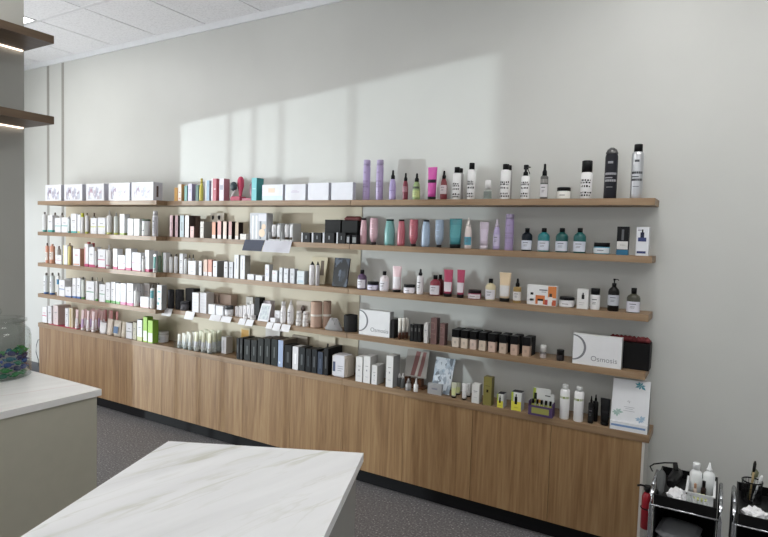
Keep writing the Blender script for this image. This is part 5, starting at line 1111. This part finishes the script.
# white basket with bottles
t = empty('plastic_basket', (-.03, 2.625, zt + .0005)); tag(t, 'white slotted plastic basket standing in the left trolley', 'basket'); wm = C((214, 216, 218), .35)
f = MB(); bw, bd, bh = .046, .085, .07
f.box(-bw, bw, -bd, bd, 0, .003, wm)
for s in (-1, 1):
    f.box(min(s * bw, s * (bw - .003)), max(s * bw, s * (bw - .003)), -bd, bd, .003, bh * .3, wm); f.box(min(s * bw, s * (bw - .003)), max(s * bw, s * (bw - .003)), -bd, bd, bh * .85, bh, wm)
    for k in range(16): y = -bd + .004 + k * (2 * bd - .014) / 15; f.box(min(s * bw, s * (bw - .003)), max(s * bw, s * (bw - .003)), y, y + .007, bh * .3, bh * .85, wm)
    f.box(-bw, bw, min(s * bd, s * (bd - .003)), max(s * bd, s * (bd - .003)), .003, bh * .3, wm); f.box(-bw, bw, min(s * bd, s * (bd - .003)), max(s * bd, s * (bd - .003)), bh * .85, bh, wm)
    for k in range(7): x = -bw + .003 + k * (2 * bw - .012) / 6; f.box(x, x + .006, min(s * bd, s * (bd - .003)), max(s * bd, s * (bd - .003)), bh * .3, bh * .85, wm)
f.build('basket_body', t)
f = MB()
for s in (-1, 1): f.box(min(s * bw, s * (bw + .006)), max(s * bw, s * (bw + .006)), -bd - .006, bd + .006, bh, bh + .004, wm); f.box(-bw, bw, min(s * bd, s * (bd + .006)), max(s * bd, s * (bd + .006)), bh, bh + .004, wm)
f.build('basket_rim', t)
t['label'] = 'white slotted plastic basket standing in the left trolley'
zbk = zt + .004
zbk = zt + .0335
for x, y, h, w_, capk, lk in ((-.051, 2.678, .115, .046, 'disc', 'white bottle with flat cap at the left in the white basket'), (-.004, 2.68, .125, .044, 'cone', 'white bottle with pointed nozzle in the white basket')):
    o = empty('bottle', (x, y, zbk)); bottle(o, w_, h, c1=(214, 218, 222), cap=(222, 224, 226), capk=capk, fr=.74 if capk == 'cone' else .78, capr=.6 if capk == 'disc' else .5, style='round'); tag(o, lk, 'bottle')
o = empty('bottle', (-.02, 2.632, zbk)); bottle(o, .02, .062, c1=(60, 34, 30), cap=(30, 22, 24), fr=.6, capr=.6, style='round'); tag(o, 'tiny dark brown bottle in the white basket', 'bottle')
crumple(-.03, 2.58, zbk, .024, .03, .02, 2, C((190, 196, 120), .5), 'sachet', 'yellow-green sachet lying in the white basket', 'sachet')
o = empty('bottle', (-.05, 2.63, zbk)); bottle(o, .014, .045, c1=(214, 190, 170), cap=(206, 150, 110), fr=.6, capr=.7, style='round'); tag(o, 'tiny peach-capped bottle in the white basket', 'bottle')
# dark styling tools in left trolley
t = empty('hair_dryer', (-.13, 2.77, zt)); tag(t, 'black hair dryer lying at the back left corner of the left trolley', 'hair dryer'); bl = C((28, 28, 30), .4)
f = MB(); f.tube([(-.012, -.09, .035), (-.01, -.06, .038), (0, -.01, .04), (.005, .05, .04)], [.016, .02, .024, .022], bl, 14); f.build('barrel', t)
f = MB(); f.tube([(.002, .01, .05), (-.002, .02, .07), (-.006, .03, .09)], [.012, .011, .010], bl, 10); f.build('handle', t)
f = MB(); cps = [(-.006, .03, .088), (-.045, .0, .09), (-.085, -.03, .085), (-.098, -.05, .078), (-.085, -.08, .07)]; f.tube(cps, .003, bl, 6); f.build('cord', t)
f = MB(); o = empty('paddle_brush', (-.174, 2.59, zt)); tag(o, 'grey and black paddle brush leaning at the left trolley front corner', 'brush')
f = MB(); f.lathe([(0, .006), (.03, .012), (.07, .018), (.1, .016), (.112, .006)], m=C((74, 76, 76)), flat=.4); f.build('brush_head', o)
o.rotation_euler = (-.5, .15, .3); o.location.z += .003
# red canister hanging at the left side
o = empty('red_canister', (-.249, 2.93, .31)); tag(o, 'red cylinder with black top hanging between the cabinets and left trolley', 'canister')
f = MB(); f.lathe([(0, .02), (.004, .0245), (.15, .0245), (.168, .018), (.175, .012)], m=C((176, 20, 36), .3)); f.build('cylinder', o)
f = MB(); f.lathe([(.1751, .012), (.186, .018), (.205, .016)], m=bl); f.tube([(0, 0, .2), (-.03, -.01, .206), (-.045, -.012, .2)], .005, bl); f.build('valve_head', o)
f = MB(); f.tube([(.027 * math.cos(k * PI / 8), .027 * math.sin(k * PI / 8), .1) for k in range(16)], .0025, bl, 6, True); f.tube([(.026, 0, .1), (.04, -.03, .1), (.0555, -.0655, .1)], .0025, bl, 6); f.build('hanging_bracket', o)
# middle tier: grey tub and towels
zm = ZT - .26 + .0062
t = empty('storage_tub', (-.105, 2.66, zm)); tag(t, 'grey translucent lidded tub on the middle tier of the left trolley', 'tub')
f = MB(); f.prism([(0, 1, C((118, 120, 124), .3)), (1, 1, C((118, 120, 124), .3))], 0, 0, .15, .2, 0, .1, rr=.025); f.build('tub_body', t)
f = MB(); f.prism([(0, 1, C((150, 152, 156), .3)), (1, 1, C((150, 152, 156), .3))], 0, 0, .156, .206, .1005, .125, rr=.028); f.build('lid', t)
t.rotation_euler.z = -.12; t.location.x = -.1
crumple(.2, 2.66, zm, .07, .09, .08, 12, C((120, 122, 126), .6), 'folded_towel', 'grey towel bundle on the middle tier of the right trolley', 'towel')
# mesh cup with brushes in right trolley
t = empty('mesh_cup', (.15, 2.78, zt)); tag(t, 'round black wire cup holding brushes in the right trolley', 'cup'); cr_ = .036
f = MB(); n = 20
for k in range(n): a_ = 2 * PI * k / n; f.tube([(cr_ * .9 * math.cos(a_), cr_ * .9 * math.sin(a_), .001), (cr_ * math.cos(a_), cr_ * math.sin(a_), .085)], .0012, bl, 4)
for z in (.02, .04, .06): f.tube([(cr_ * .95 * math.cos(2 * PI * k / n), cr_ * .95 * math.sin(2 * PI * k / n), z) for k in range(n)], .0011, bl, 4, True)
f.build('wire_wall', t)
f = MB(); f.tube([(cr_ * math.cos(2 * PI * k / n), cr_ * math.sin(2 * PI * k / n), .086) for k in range(n)], .003, bl, 6, True); f.build('rim', t)
f = MB(); f.lathe([(0, cr_ * .9), (.002, cr_ * .9)], m=bl); f.build('base', t)
for (dx, dy, tx, ty, L, hc, bc, lk) in ((-.015, .0, .012, .006, .165, (176, 150, 96), (40, 36, 34), 'wooden-handled tint brush with dark tip in the wire cup'), (.005, -.01, .03, -.004, .12, (214, 216, 218), (216, 218, 218), 'white plastic brush in the wire cup'), (-.03, .006, .024, .012, .13, (96, 100, 66), (110, 112, 76), 'olive round hairbrush in the wire cup')):
    o = empty('brush', (.15 + dx * .4, 2.78 + dy, zt + .0035)); tag(o, lk, 'brush')
    d_ = Vector((tx, ty, L)).normalized()
    f = MB(); f.tube([d_ * .0, d_ * L * .5, d_ * L * .72], [.003, .004, .004], C(hc), 8); f.build('handle', o)
    f = MB(); wd = .013 if 'olive' in lk else .006; f.tube([d_ * L * .72, d_ * L * .78, d_ * L * .93, d_ * L], [.004, wd, wd, .003], C(bc), 10); f.build('brush_head', o)
# dark bowl
t = empty('tint_bowl', (.245, 2.78, zt)); tag(t, 'black tint bowl at the back of the right trolley', 'bowl')
f = MB(); f.lathe([(0, .022), (.004, .026), (.03, .038), (.045, .04), (.043, .037), (.01, .024)], m=bl); f.build('bowl', t)
f = MB(); f.tube([(.03, -.028, .044), (.04, -.04, .048)], .004, bl); f.build('spout', t)
